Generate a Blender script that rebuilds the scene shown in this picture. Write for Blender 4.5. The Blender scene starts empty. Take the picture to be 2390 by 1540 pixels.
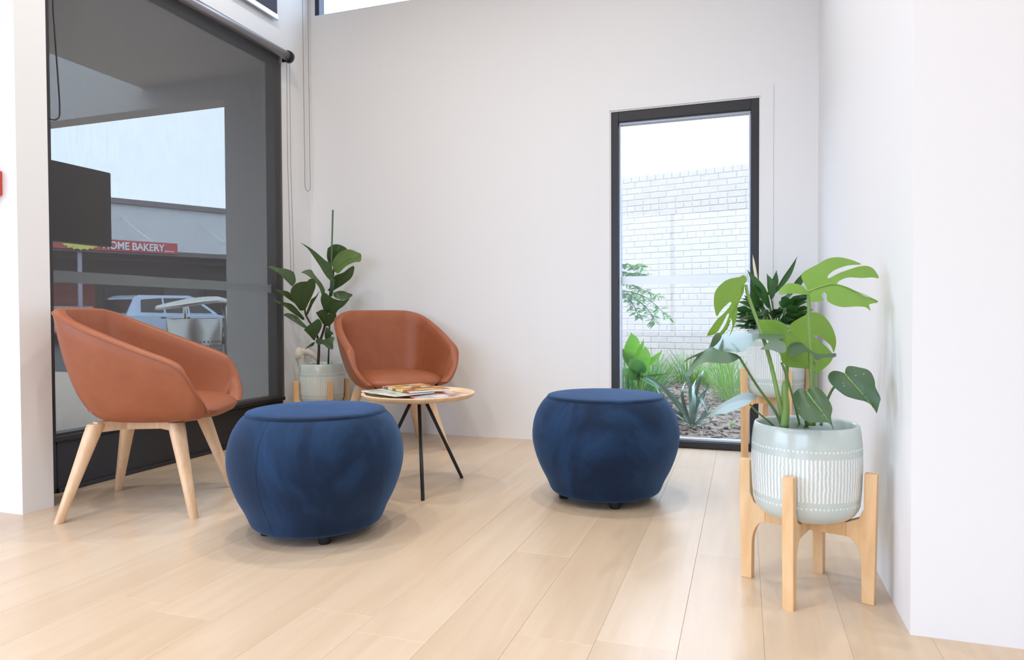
import bpy, bmesh, math, random
from mathutils import Vector, Matrix, noise
from mathutils.geometry import delaunay_2d_cdt
PI = math.pi
scn = bpy.context.scene
COL = scn.collection
R = math.radians

# ------------------------------------------------------------------ camera
CAM_H, F_PX = 0.81, 1600.0
YAW, PITCH, ROLL = R(18.7), R(-1.15), R(0.25)
cam_data = bpy.data.cameras.new('camera')
cam = bpy.data.objects.new('camera', cam_data)
COL.objects.link(cam)
cam_data.sensor_fit = 'HORIZONTAL'
cam_data.sensor_width = 36.0
cam_data.lens = 36.0 * F_PX / 2390.0
cam_data.clip_start, cam_data.clip_end = 0.05, 400
_f = Vector((-math.sin(YAW) * math.cos(PITCH), math.cos(YAW) * math.cos(PITCH), math.sin(PITCH)))
_r = Vector((math.cos(YAW), math.sin(YAW), 0))
_u = _r.cross(_f)
_r2 = _r * math.cos(ROLL) - _u * math.sin(ROLL)
_u2 = _r * math.sin(ROLL) + _u * math.cos(ROLL)
cam.matrix_world = Matrix(((_r2.x, _u2.x, -_f.x, 0), (_r2.y, _u2.y, -_f.y, 0), (_r2.z, _u2.z, -_f.z, CAM_H), (0, 0, 0, 1)))
scn.camera = cam


def at(px, py, d):
    """world point seen at a photo pixel at distance d along the view axis"""
    return Vector((0, 0, CAM_H)) + d * ((px - 1195) / F_PX * _r2 - (py - 770) / F_PX * _u2 + _f)


# ------------------------------------------------------------------ colour management, world
scn.view_settings.view_transform = 'Standard'
scn.view_settings.look = 'None'
scn.view_settings.gamma = 1.0
scn.view_settings.use_curve_mapping = False
scn.view_settings.exposure = 0.12
scn.cycles.use_denoising = True
scn.cycles.max_bounces = 8
scn.cycles.diffuse_bounces = 4
scn.cycles.adaptive_threshold = 0.02
scn.cycles.transparent_max_bounces = 16
scn.cycles.caustics_reflective = False
scn.cycles.caustics_refractive = False
scn.cycles.sample_clamp_indirect = 6.0

SKY = 5.0
world = bpy.data.worlds.new('overcast_sky')
scn.world = world
world.use_nodes = True
wn, wl = world.node_tree.nodes, world.node_tree.links
wn.clear()
w_out = wn.new('ShaderNodeOutputWorld')
w_bg = wn.new('ShaderNodeBackground')
w_tc = wn.new('ShaderNodeTexCoord')
w_ns = wn.new('ShaderNodeTexNoise')
w_ns.inputs['Scale'].default_value = 2.2
w_ns.inputs['Detail'].default_value = 4
w_rp = wn.new('ShaderNodeValToRGB')
w_rp.color_ramp.elements[0].position = 0.3
w_rp.color_ramp.elements[0].color = (0.66, 0.85, 1.20, 1)
w_rp.color_ramp.elements[1].position = 0.7
w_rp.color_ramp.elements[1].color = (0.80, 0.94, 1.20, 1)
wl.new(w_tc.outputs['Generated'], w_ns.inputs['Vector'])
wl.new(w_ns.outputs['Fac'], w_rp.inputs['Fac'])
wl.new(w_rp.outputs['Color'], w_bg.inputs['Color'])
w_bg.inputs['Strength'].default_value = SKY
wl.new(w_bg.outputs['Background'], w_out.inputs['Surface'])


def portal(name, loc, rot, sx, sy):
    """sky portal: only tells the sampler where daylight comes in"""
    ld = bpy.data.lights.new(name, 'AREA')
    ld.shape = 'RECTANGLE'
    ld.size, ld.size_y = sx, sy
    ld.cycles.is_portal = True
    o = bpy.data.objects.new(name, ld)
    COL.objects.link(o)
    o.location, o.rotation_euler = loc, rot
    return o


# room: far wall y=4.29, glazed left wall x=-3.0, right wall x=0.40, right return wall y=1.95
FAR, LEFT, RIGHT, RET, CEIL, BACK = 4.29, -3.0, 0.40, 1.95, 3.75, -3.6
XL, XR = -4.1, 3.2
portal('daylight_left', (-3.10, 3.06, 1.45), (0, R(-90), 0), 2.4, 1.8)
portal('daylight_garden', (-0.355, 4.40, 1.04), (R(-90), 0, 0), 0.8, 2.0)
portal('daylight_clerestory', (-1.45, 4.40, 3.3), (R(-90), 0, 0), 2.9, 0.6)
portal('daylight_front', (-1.2, BACK - 0.13, 1.4), (R(90), 0, 0), 2.8, 2.4)
portal('daylight_street', (XL - 0.13, -1.175, 1.6), (0, R(-90), 0), 3.0, 3.45)

LAMP_W = 15.0
LAMP_SPOTS = [(-2.25, 2.75), (-0.75, 2.75), (-2.25, 1.15), (-0.75, 1.15), (-2.25, -0.6), (-0.75, -0.6), (1.2, 0.6), (1.2, -1.2), (-3.3, -1.4)]


def downlight(x, y):
    o = bpy.data.objects.new('downlight', None)
    COL.objects.link(o)
    o.location = (x, y, CEIL)
    o['label'] = 'small round white recessed downlight in the ceiling'
    o['category'] = 'downlight'
    o['group'] = 'ceiling downlights'
    m = MB()
    m.lathe([(0.060, -0.004), (0.075, -0.006), (0.082, -0.002), (0.082, 0.0)], 28)
    m.build('trim_ring', MAT['paint_white'], o)
    ld = bpy.data.lights.new('bulb', 'AREA')
    ld.shape = 'DISK'
    ld.size = 0.11
    ld.energy = LAMP_W
    ld.color = (1.0, 0.935, 0.855)
    ld.spread = R(150)
    lo = bpy.data.objects.new('bulb', ld)
    COL.objects.link(lo)
    lo.parent = o
    lo.location = (0, 0, -0.012)


# ------------------------------------------------------------------ materials
MAT = {}


def mat(name, color, rough=0.5, metal=0.0, spec=0.5, sheen=0.0, coat=0.0, transl=0.0, bump=None, sheen_tint=None):
    m = bpy.data.materials.new(name)
    m.use_nodes = True
    nt = m.node_tree
    b = nt.nodes['Principled BSDF']
    b.inputs['Base Color'].default_value = (*color, 1)
    b.inputs['Roughness'].default_value = rough
    b.inputs['Metallic'].default_value = metal
    b.inputs['Specular IOR Level'].default_value = spec
    b.inputs['Sheen Weight'].default_value = sheen
    if sheen_tint:
        b.inputs['Sheen Tint'].default_value = (*sheen_tint, 1)
    b.inputs['Coat Weight'].default_value = coat
    if bump:
        sc, st = bump
        tc = nt.nodes.new('ShaderNodeTexCoord')
        n = nt.nodes.new('ShaderNodeTexNoise')
        n.inputs['Scale'].default_value = sc
        n.inputs['Detail'].default_value = 3
        bp = nt.nodes.new('ShaderNodeBump')
        bp.inputs['Strength'].default_value = st
        bp.inputs['Distance'].default_value = 0.002
        nt.links.new(tc.outputs['Object'], n.inputs['Vector'])
        nt.links.new(n.outputs['Fac'], bp.inputs['Height'])
        nt.links.new(bp.outputs['Normal'], b.inputs['Normal'])
    if transl > 0:
        out = nt.nodes['Material Output']
        t = nt.nodes.new('ShaderNodeBsdfTranslucent')
        t.inputs['Color'].default_value = (min(color[0] * 1.6 + 0.04, 1), min(color[1] * 1.5 + 0.06, 1), color[2] * 0.9, 1)
        mx = nt.nodes.new('ShaderNodeMixShader')
        mx.inputs['Fac'].default_value = transl
        nt.links.new(b.outputs['BSDF'], mx.inputs[1])
        nt.links.new(t.outputs['BSDF'], mx.inputs[2])
        nt.links.new(mx.outputs['Shader'], out.inputs['Surface'])
    MAT[name] = m
    return m


def nd(m, t, **kw):
    n = m.node_tree.nodes.new(t)
    for k, v in kw.items():
        setattr(n, k, v)
    return n


def ln(m, a, b):
    m.node_tree.links.new(a, b)


def mth(m, op, a, b=None, c=None):
    n = nd(m, 'ShaderNodeMath', operation=op)
    for i, v in enumerate((a, b, c)):
        if v is None:
            continue
        if isinstance(v, (int, float)):
            n.inputs[i].default_value = v
        else:
            ln(m, v, n.inputs[i])
    return n.outputs[0]


def ramp_mat(name, stops, scale, rough, stretch=(1, 1, 1), detail=5, rnd=0.0, bump=0.0, spec=0.5, distort=0.0, coord='Object', coat=0.0, sheen=0.0, sheen_tint=None):
    """principled material whose base colour is a noise ramp; rnd mixes a per-object offset"""
    m = mat(name, stops[0][1], rough, spec=spec, coat=coat, sheen=sheen, sheen_tint=sheen_tint)
    b = m.node_tree.nodes['Principled BSDF']
    tc = nd(m, 'ShaderNodeTexCoord')
    mp = nd(m, 'ShaderNodeMapping')
    mp.inputs['Scale'].default_value = stretch
    ln(m, tc.outputs[coord], mp.inputs['Vector'])
    vec = mp.outputs['Vector']
    oi = None
    if rnd > 0:
        oi = nd(m, 'ShaderNodeObjectInfo')
        ad = nd(m, 'ShaderNodeVectorMath', operation='ADD')
        sc = nd(m, 'ShaderNodeVectorMath', operation='SCALE')
        cmb = nd(m, 'ShaderNodeCombineXYZ')
        for i in range(3):
            ln(m, oi.outputs['Random'], cmb.inputs[i])
        sc.inputs['Scale'].default_value = 37.0
        ln(m, cmb.outputs[0], sc.inputs[0])
        ln(m, vec, ad.inputs[0])
        ln(m, sc.outputs['Vector'], ad.inputs[1])
        vec = ad.outputs['Vector']
    ns = nd(m, 'ShaderNodeTexNoise')
    ns.inputs['Scale'].default_value = scale
    ns.inputs['Detail'].default_value = detail
    ns.inputs['Roughness'].default_value = 0.6
    ns.inputs['Distortion'].default_value = distort
    ln(m, vec, ns.inputs['Vector'])
    fac = ns.outputs['Fac']
    if rnd > 0:
        o2 = mth(m, 'MULTIPLY_ADD', oi.outputs['Random'], rnd, -rnd / 2)
        fac = mth(m, 'ADD', fac, o2)
    rp = nd(m, 'ShaderNodeValToRGB')
    el = rp.color_ramp.elements
    while len(el) < len(stops):
        el.new(0.5)
    for e, (p, c) in zip(el, stops):
        e.position = p
        e.color = (*c, 1)
    ln(m, fac, rp.inputs['Fac'])
    ln(m, rp.outputs['Color'], b.inputs['Base Color'])
    if bump:
        bp = nd(m, 'ShaderNodeBump')
        bp.inputs['Strength'].default_value = bump
        bp.inputs['Distance'].default_value = 0.003
        ln(m, ns.outputs['Fac'], bp.inputs['Height'])
        ln(m, bp.outputs['Normal'], b.inputs['Normal'])
    return m


mat('paint_white', (0.815, 0.82, 0.83), 0.75, spec=0.25, bump=(220, 0.05))
mat('ceiling_white', (0.82, 0.82, 0.81), 0.85, spec=0.2)
mat('black_frame', (0.018, 0.018, 0.022), 0.42, spec=0.5)
mat('navy_frame', (0.02, 0.025, 0.06), 0.4)
mat('black_plastic', (0.012, 0.012, 0.013), 0.45)
mat('black_steel', (0.02, 0.02, 0.021), 0.38, metal=0.3)
mat('chain_grey', (0.30, 0.29, 0.28), 0.5)
mat('chain_black', (0.02, 0.02, 0.022), 0.5)
mat('aluminium', (0.50, 0.53, 0.60), 0.34, metal=0.9)
mat('blind_tube', (0.30, 0.28, 0.29), 0.35, metal=0.6)
mat('red_plastic', (0.62, 0.06, 0.04), 0.4)
mat('dark_gap', (0.33, 0.235, 0.155), 0.9)
mat('pot_inside', (0.45, 0.52, 0.50), 0.6)
mat('soil', (0.045, 0.032, 0.022), 0.95, bump=(60, 1.0))
mat('ornament_white', (0.72, 0.66, 0.56), 0.55)
mat('paper_white', (0.85, 0.85, 0.84), 0.6)
mat('stake_green', (0.05, 0.12, 0.06), 0.5)
mat('bark', (0.06, 0.04, 0.03), 0.85, bump=(80, 0.8))

ramp_mat('oak_floor', [(0.22, (0.56, 0.425, 0.295)), (0.5, (0.61, 0.475, 0.34)), (0.78, (0.65, 0.52, 0.385))], 2.2, 0.30, stretch=(9, 0.7, 1), detail=7, rnd=0.32, bump=0.03, spec=0.5, distort=0.6)
ramp_mat('beech', [(0.25, (0.68, 0.44, 0.26)), (0.55, (0.79, 0.56, 0.36)), (0.8, (0.84, 0.64, 0.45))], 6, 0.42, stretch=(6, 6, 0.8), detail=5, rnd=0.1, spec=0.4, distort=0.5)
ramp_mat('stand_wood', [(0.25, (0.70, 0.42, 0.20)), (0.55, (0.80, 0.53, 0.28)), (0.8, (0.86, 0.62, 0.38))], 6, 0.45, stretch=(5, 5, 0.8), detail=5, rnd=0.15, spec=0.35, distort=0.5)
ramp_mat('table_wood', [(0.25, (0.66, 0.42, 0.22)), (0.55, (0.80, 0.58, 0.35)), (0.8, (0.86, 0.66, 0.44))], 5, 0.4, stretch=(1, 8, 1), detail=5, spec=0.4, distort=0.4)
ramp_mat('tan_leather', [(0.3, (0.30, 0.088, 0.036)), (0.7, (0.345, 0.108, 0.046))], 9, 0.46, detail=4, bump=0.0, spec=0.45)
ramp_mat('velvet', [(0.36, (0.003, 0.009, 0.024)), (0.5, (0.0045, 0.0155, 0.044)), (0.65, (0.011, 0.037, 0.094))], 3.2, 0.75, stretch=(1, 1, 0.55), detail=6, rnd=0.001, bump=0.02, spec=0.2, distort=1.0, sheen=0.55, sheen_tint=(0.14, 0.28, 0.56))
for _k in ('tan_leather',):
    _m = MAT[_k]
    _b = _m.node_tree.nodes['Principled BSDF']
    _tc = nd(_m, 'ShaderNodeTexCoord')
    _vo = nd(_m, 'ShaderNodeTexVoronoi')
    _vo.inputs['Scale'].default_value = 420
    _bp = nd(_m, 'ShaderNodeBump')
    _bp.inputs['Strength'].default_value = 0.12
    _bp.inputs['Distance'].default_value = 0.001
    ln(_m, _tc.outputs['Object'], _vo.inputs['Vector'])
    ln(_m, _vo.outputs['Distance'], _bp.inputs['Height'])
    ln(_m, _bp.outputs['Normal'], _b.inputs['Normal'])

# greens
mat('leaf_backlit', (0.18, 0.345, 0.065), 0.42, transl=0.40, coat=0.08)  # lighter base green stands in for light coming through the monstera leaves
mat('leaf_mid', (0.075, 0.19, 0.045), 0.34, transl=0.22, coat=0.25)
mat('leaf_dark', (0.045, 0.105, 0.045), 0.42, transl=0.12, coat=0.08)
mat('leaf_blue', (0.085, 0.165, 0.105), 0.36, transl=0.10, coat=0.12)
mat('petiole', (0.24, 0.40, 0.10), 0.4, transl=0.1)
mat('petiole_dark', (0.11, 0.20, 0.06), 0.45)
mat('lily_leaf', (0.04, 0.125, 0.035), 0.34, transl=0.15, coat=0.3)
mat('spathe', (0.78, 0.74, 0.58), 0.5, transl=0.2)
mat('dead_leaf', (0.08, 0.055, 0.04), 0.7)
mat('fig_leaf', (0.048, 0.092, 0.030), 0.48, transl=0.16, coat=0.03)
mat('fig_leaf_light', (0.10, 0.17, 0.045), 0.48, transl=0.22, coat=0.03)
mat('garden_leaf', (0.12, 0.29, 0.05), 0.45, transl=0.3)
mat('garden_leaf_dark', (0.06, 0.165, 0.05), 0.45, transl=0.2)
mat('grass_green', (0.15, 0.28, 0.07), 0.6, transl=0.25)
mat('flax_blade', (0.20, 0.28, 0.22), 0.3, coat=0.4)
mat('tree_leaf', (0.13, 0.27, 0.08), 0.45, transl=0.25)
ramp_mat('mulch_ground', [(0.3, (0.09, 0.06, 0.045)), (0.55, (0.17, 0.125, 0.09)), (0.75, (0.26, 0.21, 0.16))], 26, 0.95, detail=6, bump=1.0)
ramp_mat('mulch_chip', [(0.3, (0.08, 0.055, 0.04)), (0.55, (0.18, 0.13, 0.095)), (0.75, (0.34, 0.28, 0.22))], 14, 0.9, rnd=0.2)
ramp_mat('white_brick', [(0.3, (0.44, 0.38, 0.33)), (0.7, (0.48, 0.415, 0.36))], 12, 0.8, rnd=0.25, bump=0.25, spec=0.2)
mat('white_mortar', (0.50, 0.44, 0.385), 0.85)

# street
ramp_mat('asphalt', [(0.3, (0.05, 0.05, 0.055)), (0.7, (0.09, 0.09, 0.095))], 30, 0.9)
ramp_mat('paving', [(0.3, (0.42, 0.33, 0.27)), (0.7, (0.56, 0.46, 0.39))], 20, 0.85)
mat('soffit_dark', (0.50, 0.48, 0.46), 0.8)
mat('pier_dark', (0.50, 0.49, 0.49), 0.8)
mat('facade_grey', (0.66, 0.69, 0.74), 0.7, bump=(2, 0.1))
mat('parapet', (0.20, 0.17, 0.19), 0.7)
mat('shop_dark', (0.035, 0.033, 0.036), 0.4)
mat('shop_mid', (0.12, 0.11, 0.115), 0.6)
mat('sign_red', (0.50, 0.06, 0.07), 0.5)
mat('sign_yellow', (0.75, 0.70, 0.12), 0.5)
mat('sign_white', (0.80, 0.82, 0.90), 0.5)
mat('sign_faded', (0.40, 0.36, 0.46), 0.6)
mat('car_paint', (0.42, 0.52, 0.70), 0.25, coat=0.8, metal=0.2)
mat('car_glass', (0.02, 0.022, 0.026), 0.08)
mat('tail_light', (0.5, 0.05, 0.05), 0.2)
mat('tyre', (0.02, 0.02, 0.02), 0.8)
mat('bin_steel', (0.42, 0.42, 0.41), 0.30, metal=0.85)
mat('bin_dark', (0.07, 0.07, 0.07), 0.5)
mat('poster_red', (0.42, 0.10, 0.09), 0.6)


def glass_mat(name, tint, refl=1.0):
    m = bpy.data.materials.new(name)
    m.use_nodes = True
    nt = m.node_tree
    nt.nodes.clear()
    o = nt.nodes.new('ShaderNodeOutputMaterial')
    t = nt.nodes.new('ShaderNodeBsdfTransparent')
    t.inputs['Color'].default_value = (*tint, 1)
    g = nt.nodes.new('ShaderNodeBsdfGlossy')
    g.inputs['Roughness'].default_value = 0.02
    fr = nt.nodes.new('ShaderNodeLayerWeight')
    p5 = nt.nodes.new('ShaderNodeMath')
    p5.operation = 'POWER'
    p5.inputs[1].default_value = 4.0
    sc = nt.nodes.new('ShaderNodeMath')
    sc.operation = 'MULTIPLY_ADD'
    sc.inputs[1].default_value = 0.75
    sc.inputs[2].default_value = 0.02
    mx = nt.nodes.new('ShaderNodeMixShader')
    nt.links.new(fr.outputs['Facing'], p5.inputs[0])
    nt.links.new(p5.outputs[0], sc.inputs[0])
    nt.links.new(sc.outputs[0], mx.inputs['Fac'])
    nt.links.new(t.outputs[0], mx.inputs[1])
    nt.links.new(g.outputs[0], mx.inputs[2])
    nt.links.new(mx.outputs[0], o.inputs['Surface'])
    MAT[name] = m


glass_mat('clear_glass', (0.95, 0.97, 0.96))


def film_mat(name, col, alpha):
    """frosted film strip: partly see-through, partly scattering"""
    m = bpy.data.materials.new(name)
    m.use_nodes = True
    nt = m.node_tree
    nt.nodes.clear()
    o = nt.nodes.new('ShaderNodeOutputMaterial')
    t = nt.nodes.new('ShaderNodeBsdfTransparent')
    d = nt.nodes.new('ShaderNodeBsdfDiffuse')
    d.inputs['Color'].default_value = (*col, 1)
    tl = nt.nodes.new('ShaderNodeBsdfTranslucent')
    tl.inputs['Color'].default_value = (*col, 1)
    m1 = nt.nodes.new('ShaderNodeMixShader')
    m1.inputs['Fac'].default_value = 0.5
    m2 = nt.nodes.new('ShaderNodeMixShader')
    m2.inputs['Fac'].default_value = alpha
    nt.links.new(d.outputs[0], m1.inputs[1])
    nt.links.new(tl.outputs[0], m1.inputs[2])
    nt.links.new(t.outputs[0], m2.inputs[1])
    nt.links.new(m1.outputs[0], m2.inputs[2])
    nt.links.new(m2.outputs[0], o.inputs['Surface'])
    MAT[name] = m


film_mat('frost_film', (0.84, 0.85, 0.84), 0.85)


def blind_mat(name, open_, col):
    """sunscreen weave: an open mesh that lets part of the view through"""
    m = bpy.data.materials.new(name)
    m.use_nodes = True
    nt = m.node_tree
    nt.nodes.clear()
    o = nt.nodes.new('ShaderNodeOutputMaterial')
    t = nt.nodes.new('ShaderNodeBsdfTransparent')
    t.inputs['Color'].default_value = (1.0, 0.95, 0.83, 1)
    d = nt.nodes.new('ShaderNodeBsdfDiffuse')
    d.inputs['Color'].default_value = (*col, 1)
    mx = nt.nodes.new('ShaderNodeMixShader')
    tc = nt.nodes.new('ShaderNodeTexCoord')
    mp = nt.nodes.new('ShaderNodeMapping')
    mp.inputs['Scale'].default_value = (1, 60, 2.5)
    ns = nt.nodes.new('ShaderNodeTexNoise')
    ns.inputs['Scale'].default_value = 3
    ns.inputs['Detail'].default_value = 3
    nt.links.new(tc.outputs['Object'], mp.inputs['Vector'])
    nt.links.new(mp.outputs['Vector'], ns.inputs['Vector'])
    a = nt.nodes.new('ShaderNodeMath')
    a.operation = 'MULTIPLY_ADD'
    a.inputs[1].default_value = 0.07
    a.inputs[2].default_value = 1 - open_ - 0.035
    nt.links.new(ns.outputs['Fac'], a.inputs[0])
    nt.links.new(a.outputs[0], mx.inputs['Fac'])
    nt.links.new(t.outputs[0], mx.inputs[1])
    nt.links.new(d.outputs[0], mx.inputs[2])
    nt.links.new(mx.outputs[0], o.inputs['Surface'])
    MAT[name] = m


blind_mat('sunscreen', 0.198, (0.088, 0.087, 0.091))
blind_mat('sunscreen_upper', 0.05, (0.10, 0.105, 0.14))


def pot_mat():
    """sage glaze with white pressed strokes and dot rows (print on the pot)"""
    m = mat('sage_glaze', (0.50, 0.58, 0.55), 0.22, spec=0.6, coat=0.3)
    b = m.node_tree.nodes['Principled BSDF']
    tc = nd(m, 'ShaderNodeTexCoord')
    sp = nd(m, 'ShaderNodeSeparateXYZ')
    ln(m, tc.outputs['Generated'], sp.inputs[0])
    x = mth(m, 'SUBTRACT', sp.outputs[0], 0.5)
    y = mth(m, 'SUBTRACT', sp.outputs[1], 0.5)
    z = sp.outputs[2]
    ang = mth(m, 'ARCTAN2', y, x)
    wob = nd(m, 'ShaderNodeTexNoise')
    wob.inputs['Scale'].default_value = 16
    ln(m, tc.outputs['Generated'], wob.inputs['Vector'])
    wv = mth(m, 'MULTIPLY_ADD', wob.outputs['Fac'], 0.036, -0.018)
    ang = mth(m, 'ADD', ang, wv)
    st = mth(m, 'SINE', mth(m, 'MULTIPLY', ang, 88.0))
    stroke = mth(m, 'GREATER_THAN', st, 0.12)
    zz = mth(m, 'ADD', z, mth(m, 'MULTIPLY', wv, 0.6))
    band = mth(m, 'MULTIPLY', mth(m, 'GREATER_THAN', zz, 0.26), mth(m, 'LESS_THAN', zz, 0.70))
    stroke = mth(m, 'MULTIPLY', stroke, band)
    dots = None
    for zc in (0.775, 0.195):
        dz = mth(m, 'MULTIPLY', mth(m, 'SUBTRACT', zz, zc), 74.0)
        da = mth(m, 'MULTIPLY_ADD', mth(m, 'SINE', mth(m, 'MULTIPLY', ang, 80.0)), -0.9, 0.50)
        d2 = mth(m, 'ADD', mth(m, 'MULTIPLY', dz, dz), da)
        dd = mth(m, 'LESS_THAN', d2, 0.35)
        dots = dd if dots is None else mth(m, 'MAXIMUM', dots, dd)
    mask = mth(m, 'MAXIMUM', stroke, dots)
    mx = nd(m, 'ShaderNodeMix', data_type='RGBA')
    mx.inputs[6].default_value = (0.555, 0.64, 0.605, 1)
    mx.inputs[7].default_value = (0.86, 0.87, 0.86, 1)
    ln(m, mask, mx.inputs[0])
    ln(m, mx.outputs[2], b.inputs['Base Color'])
    bp = nd(m, 'ShaderNodeBump')
    bp.inputs['Strength'].default_value = 0.35
    bp.inputs['Distance'].default_value = 0.002
    bp.invert = True
    ln(m, mask, bp.inputs['Height'])
    ln(m, bp.outputs['Normal'], b.inputs['Normal'])
    ro = mth(m, 'MULTIPLY_ADD', mask, 0.35, 0.22)
    ln(m, ro, b.inputs['Roughness'])


pot_mat()


def magazine_cover(name, stops, scale, seed):
    m = mat(name, (0.6, 0.6, 0.6), 0.3, coat=0.3)
    b = m.node_tree.nodes['Principled BSDF']
    tc = nd(m, 'ShaderNodeTexCoord')
    mp = nd(m, 'ShaderNodeMapping')
    mp.inputs['Location'].default_value = (seed, seed * 1.7, 0)
    vo = nd(m, 'ShaderNodeTexVoronoi', distance='CHEBYCHEV')
    vo.inputs['Scale'].default_value = scale
    ln(m, tc.outputs['Object'], mp.inputs['Vector'])
    ln(m, mp.outputs['Vector'], vo.inputs['Vector'])
    sp = nd(m, 'ShaderNodeSeparateColor')
    ln(m, vo.outputs['Color'], sp.inputs[0])
    rp = nd(m, 'ShaderNodeValToRGB')
    rp.color_ramp.interpolation = 'CONSTANT'
    el = rp.color_ramp.elements
    while len(el) < len(stops):
        el.new(0.5)
    for i, (e, c) in enumerate(zip(el, stops)):
        e.position = i / len(stops)
        e.color = (*c, 1)
    ln(m, sp.outputs[0], rp.inputs['Fac'])
    ln(m, rp.outputs['Color'], b.inputs['Base Color'])


magazine_cover('cover_food', [(0.75, 0.36, 0.05), (0.30, 0.08, 0.03), (0.80, 0.55, 0.15), (0.7, 0.62, 0.5), (0.18, 0.1, 0.07)], 22, 1.3)
magazine_cover('cover_mint', [(0.55, 0.66, 0.60), (0.62, 0.70, 0.66), (0.35, 0.45, 0.38), (0.75, 0.78, 0.76)], 16, 4.1)
magazine_cover('cover_travel', [(0.72, 0.70, 0.70), (0.55, 0.05, 0.04), (0.35, 0.33, 0.36), (0.80, 0.78, 0.76), (0.42, 0.30, 0.24)], 20, 7.7)
magazine_cover('cover_grey', [(0.66, 0.66, 0.68), (0.45, 0.43, 0.46), (0.78, 0.76, 0.74), (0.5, 0.2, 0.2)], 18, 2.9)


# ------------------------------------------------------------------ mesh helpers
class MB:
    def __init__(self):
        self.v, self.f, self.s = [], [], []

    def add(self, verts, faces, smooth=False):
        o = len(self.v)
        self.v += [tuple(p) for p in verts]
        self.f += [tuple(i + o for i in f) for f in faces]
        self.s += [smooth] * len(faces)

    def box(self, x0, x1, y0, y1, z0, z1, bev=0.0, mtx=None):
        bm = bmesh.new()
        bmesh.ops.create_cube(bm, size=1)
        for v in bm.verts:
            v.co = ((x0 + x1) / 2 + v.co.x * (x1 - x0), (y0 + y1) / 2 + v.co.y * (y1 - y0), (z0 + z1) / 2 + v.co.z * (z1 - z0))
        if bev:
            bmesh.ops.bevel(bm, geom=bm.edges[:], offset=bev, segments=2, affect='EDGES', profile=0.5)
        if mtx is not None:
            bm.transform(mtx)
        bm.verts.index_update()
        self.add([v.co.copy() for v in bm.verts], [[v.index for v in f.verts] for f in bm.faces])
        bm.free()
        return self

    def tube(self, path, rad, n=10, caps=True, smooth=True, flat=1.0):
        path = [Vector(p) for p in path]
        if not isinstance(rad, (list, tuple)):
            rad = [rad] * len(path)
        vs, fs = [], []
        t0 = (path[1] - path[0]).normalized()
        ref = Vector((0, 0, 1)) if abs(t0.z) < 0.9 else Vector((1, 0, 0))
        a = t0.cross(ref).normalized()
        for i, p in enumerate(path):
            t = (path[min(i + 1, len(path) - 1)] - path[max(i - 1, 0)])
            if t.length < 1e-9:
                t = t0
            t.normalize()
            a = (a - t * a.dot(t)).normalized()
            b = t.cross(a)
            for k in range(n):
                th = 2 * PI * k / n
                vs.append(p + rad[i] * (a * math.cos(th) + b * math.sin(th) * flat))
        for i in range(len(path) - 1):
            for k in range(n):
                k2 = (k + 1) % n
                fs.append((i * n + k, i * n + k2, (i + 1) * n + k2, (i + 1) * n + k))
        self.add(vs, fs, smooth)
        if caps:
            o = len(self.v) - len(vs)
            self.f += [tuple(o + k for k in reversed(range(n))), tuple(o + (len(path) - 1) * n + k for k in range(n))]
            self.s += [False, False]
        return self

    def lathe(self, prof, n=40, c=(0, 0, 0), smooth=True):
        vs, fs = [], []
        for r, z in prof:
            for k in range(n):
                th = 2 * PI * k / n
                vs.append((c[0] + r * math.cos(th), c[1] + r * math.sin(th), c[2] + z))
        for i in range(len(prof) - 1):
            for k in range(n):
                k2 = (k + 1) % n
                fs.append((i * n + k, i * n + k2, (i + 1) * n + k2, (i + 1) * n + k))
        self.add(vs, fs, smooth)
        return self

    def cap(self, r, z, n=40, c=(0, 0, 0), up=True):
        vs = [(c[0] + r * math.cos(2 * PI * k / n), c[1] + r * math.sin(2 * PI * k / n), c[2] + z) for k in range(n)]
        f = list(range(n))
        self.add(vs, [f if up else f[::-1]], False)
        return self

    def prism(self, poly, axis_fn, t0, t1, bev=0.0):
        """extrude a 2D polygon between t0 and t1; axis_fn(u,v,t) -> xyz"""
        n = len(poly)
        bm = bmesh.new()
        A = [bm.verts.new(axis_fn(u, v, t0)) for u, v in poly]
        B = [bm.verts.new(axis_fn(u, v, t1)) for u, v in poly]
        bm.faces.new(A[::-1])
        bm.faces.new(B)
        for i in range(n):
            j = (i + 1) % n
            bm.faces.new((A[i], A[j], B[j], B[i]))
        bmesh.ops.recalc_face_normals(bm, faces=bm.faces[:])
        if bev:
            es = [e for e in bm.edges if len(e.link_faces) == 2 and any(len(f.verts) == n for f in e.link_faces)]
            bmesh.ops.bevel(bm, geom=es, offset=bev, segments=2, affect='EDGES', profile=0.5)
        bm.verts.index_update()
        self.add([v.co.copy() for v in bm.verts], [[v.index for v in f.verts] for f in bm.faces])
        bm.free()
        return self

    def mesh(self, name, mt):
        me = bpy.data.meshes.new(name)
        me.from_pydata([tuple(p) for p in self.v], [], self.f)
        me.polygons.foreach_set('use_smooth', self.s)
        me.materials.append(MAT[mt] if isinstance(mt, str) else mt)
        me.update()
        return me

    def build(self, name, mt, parent=None):
        o = bpy.data.objects.new(name, self.mesh(name, mt))
        COL.objects.link(o)
        o.parent = parent
        return o


def obj_from(me, name, parent=None, loc=(0, 0, 0), rot=(0, 0, 0)):
    o = bpy.data.objects.new(name, me)
    COL.objects.link(o)
    o.parent = parent
    o.location, o.rotation_euler = loc, rot
    return o


def thing(name, label, cat, loc=(0, 0, 0), rz=0.0, group=None):
    o = bpy.data.objects.new(name, None)
    o.empty_display_size = 0.1
    COL.objects.link(o)
    o.location = loc
    o.rotation_euler = (0, 0, rz)
    return tag(o, label, cat, group)


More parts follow.
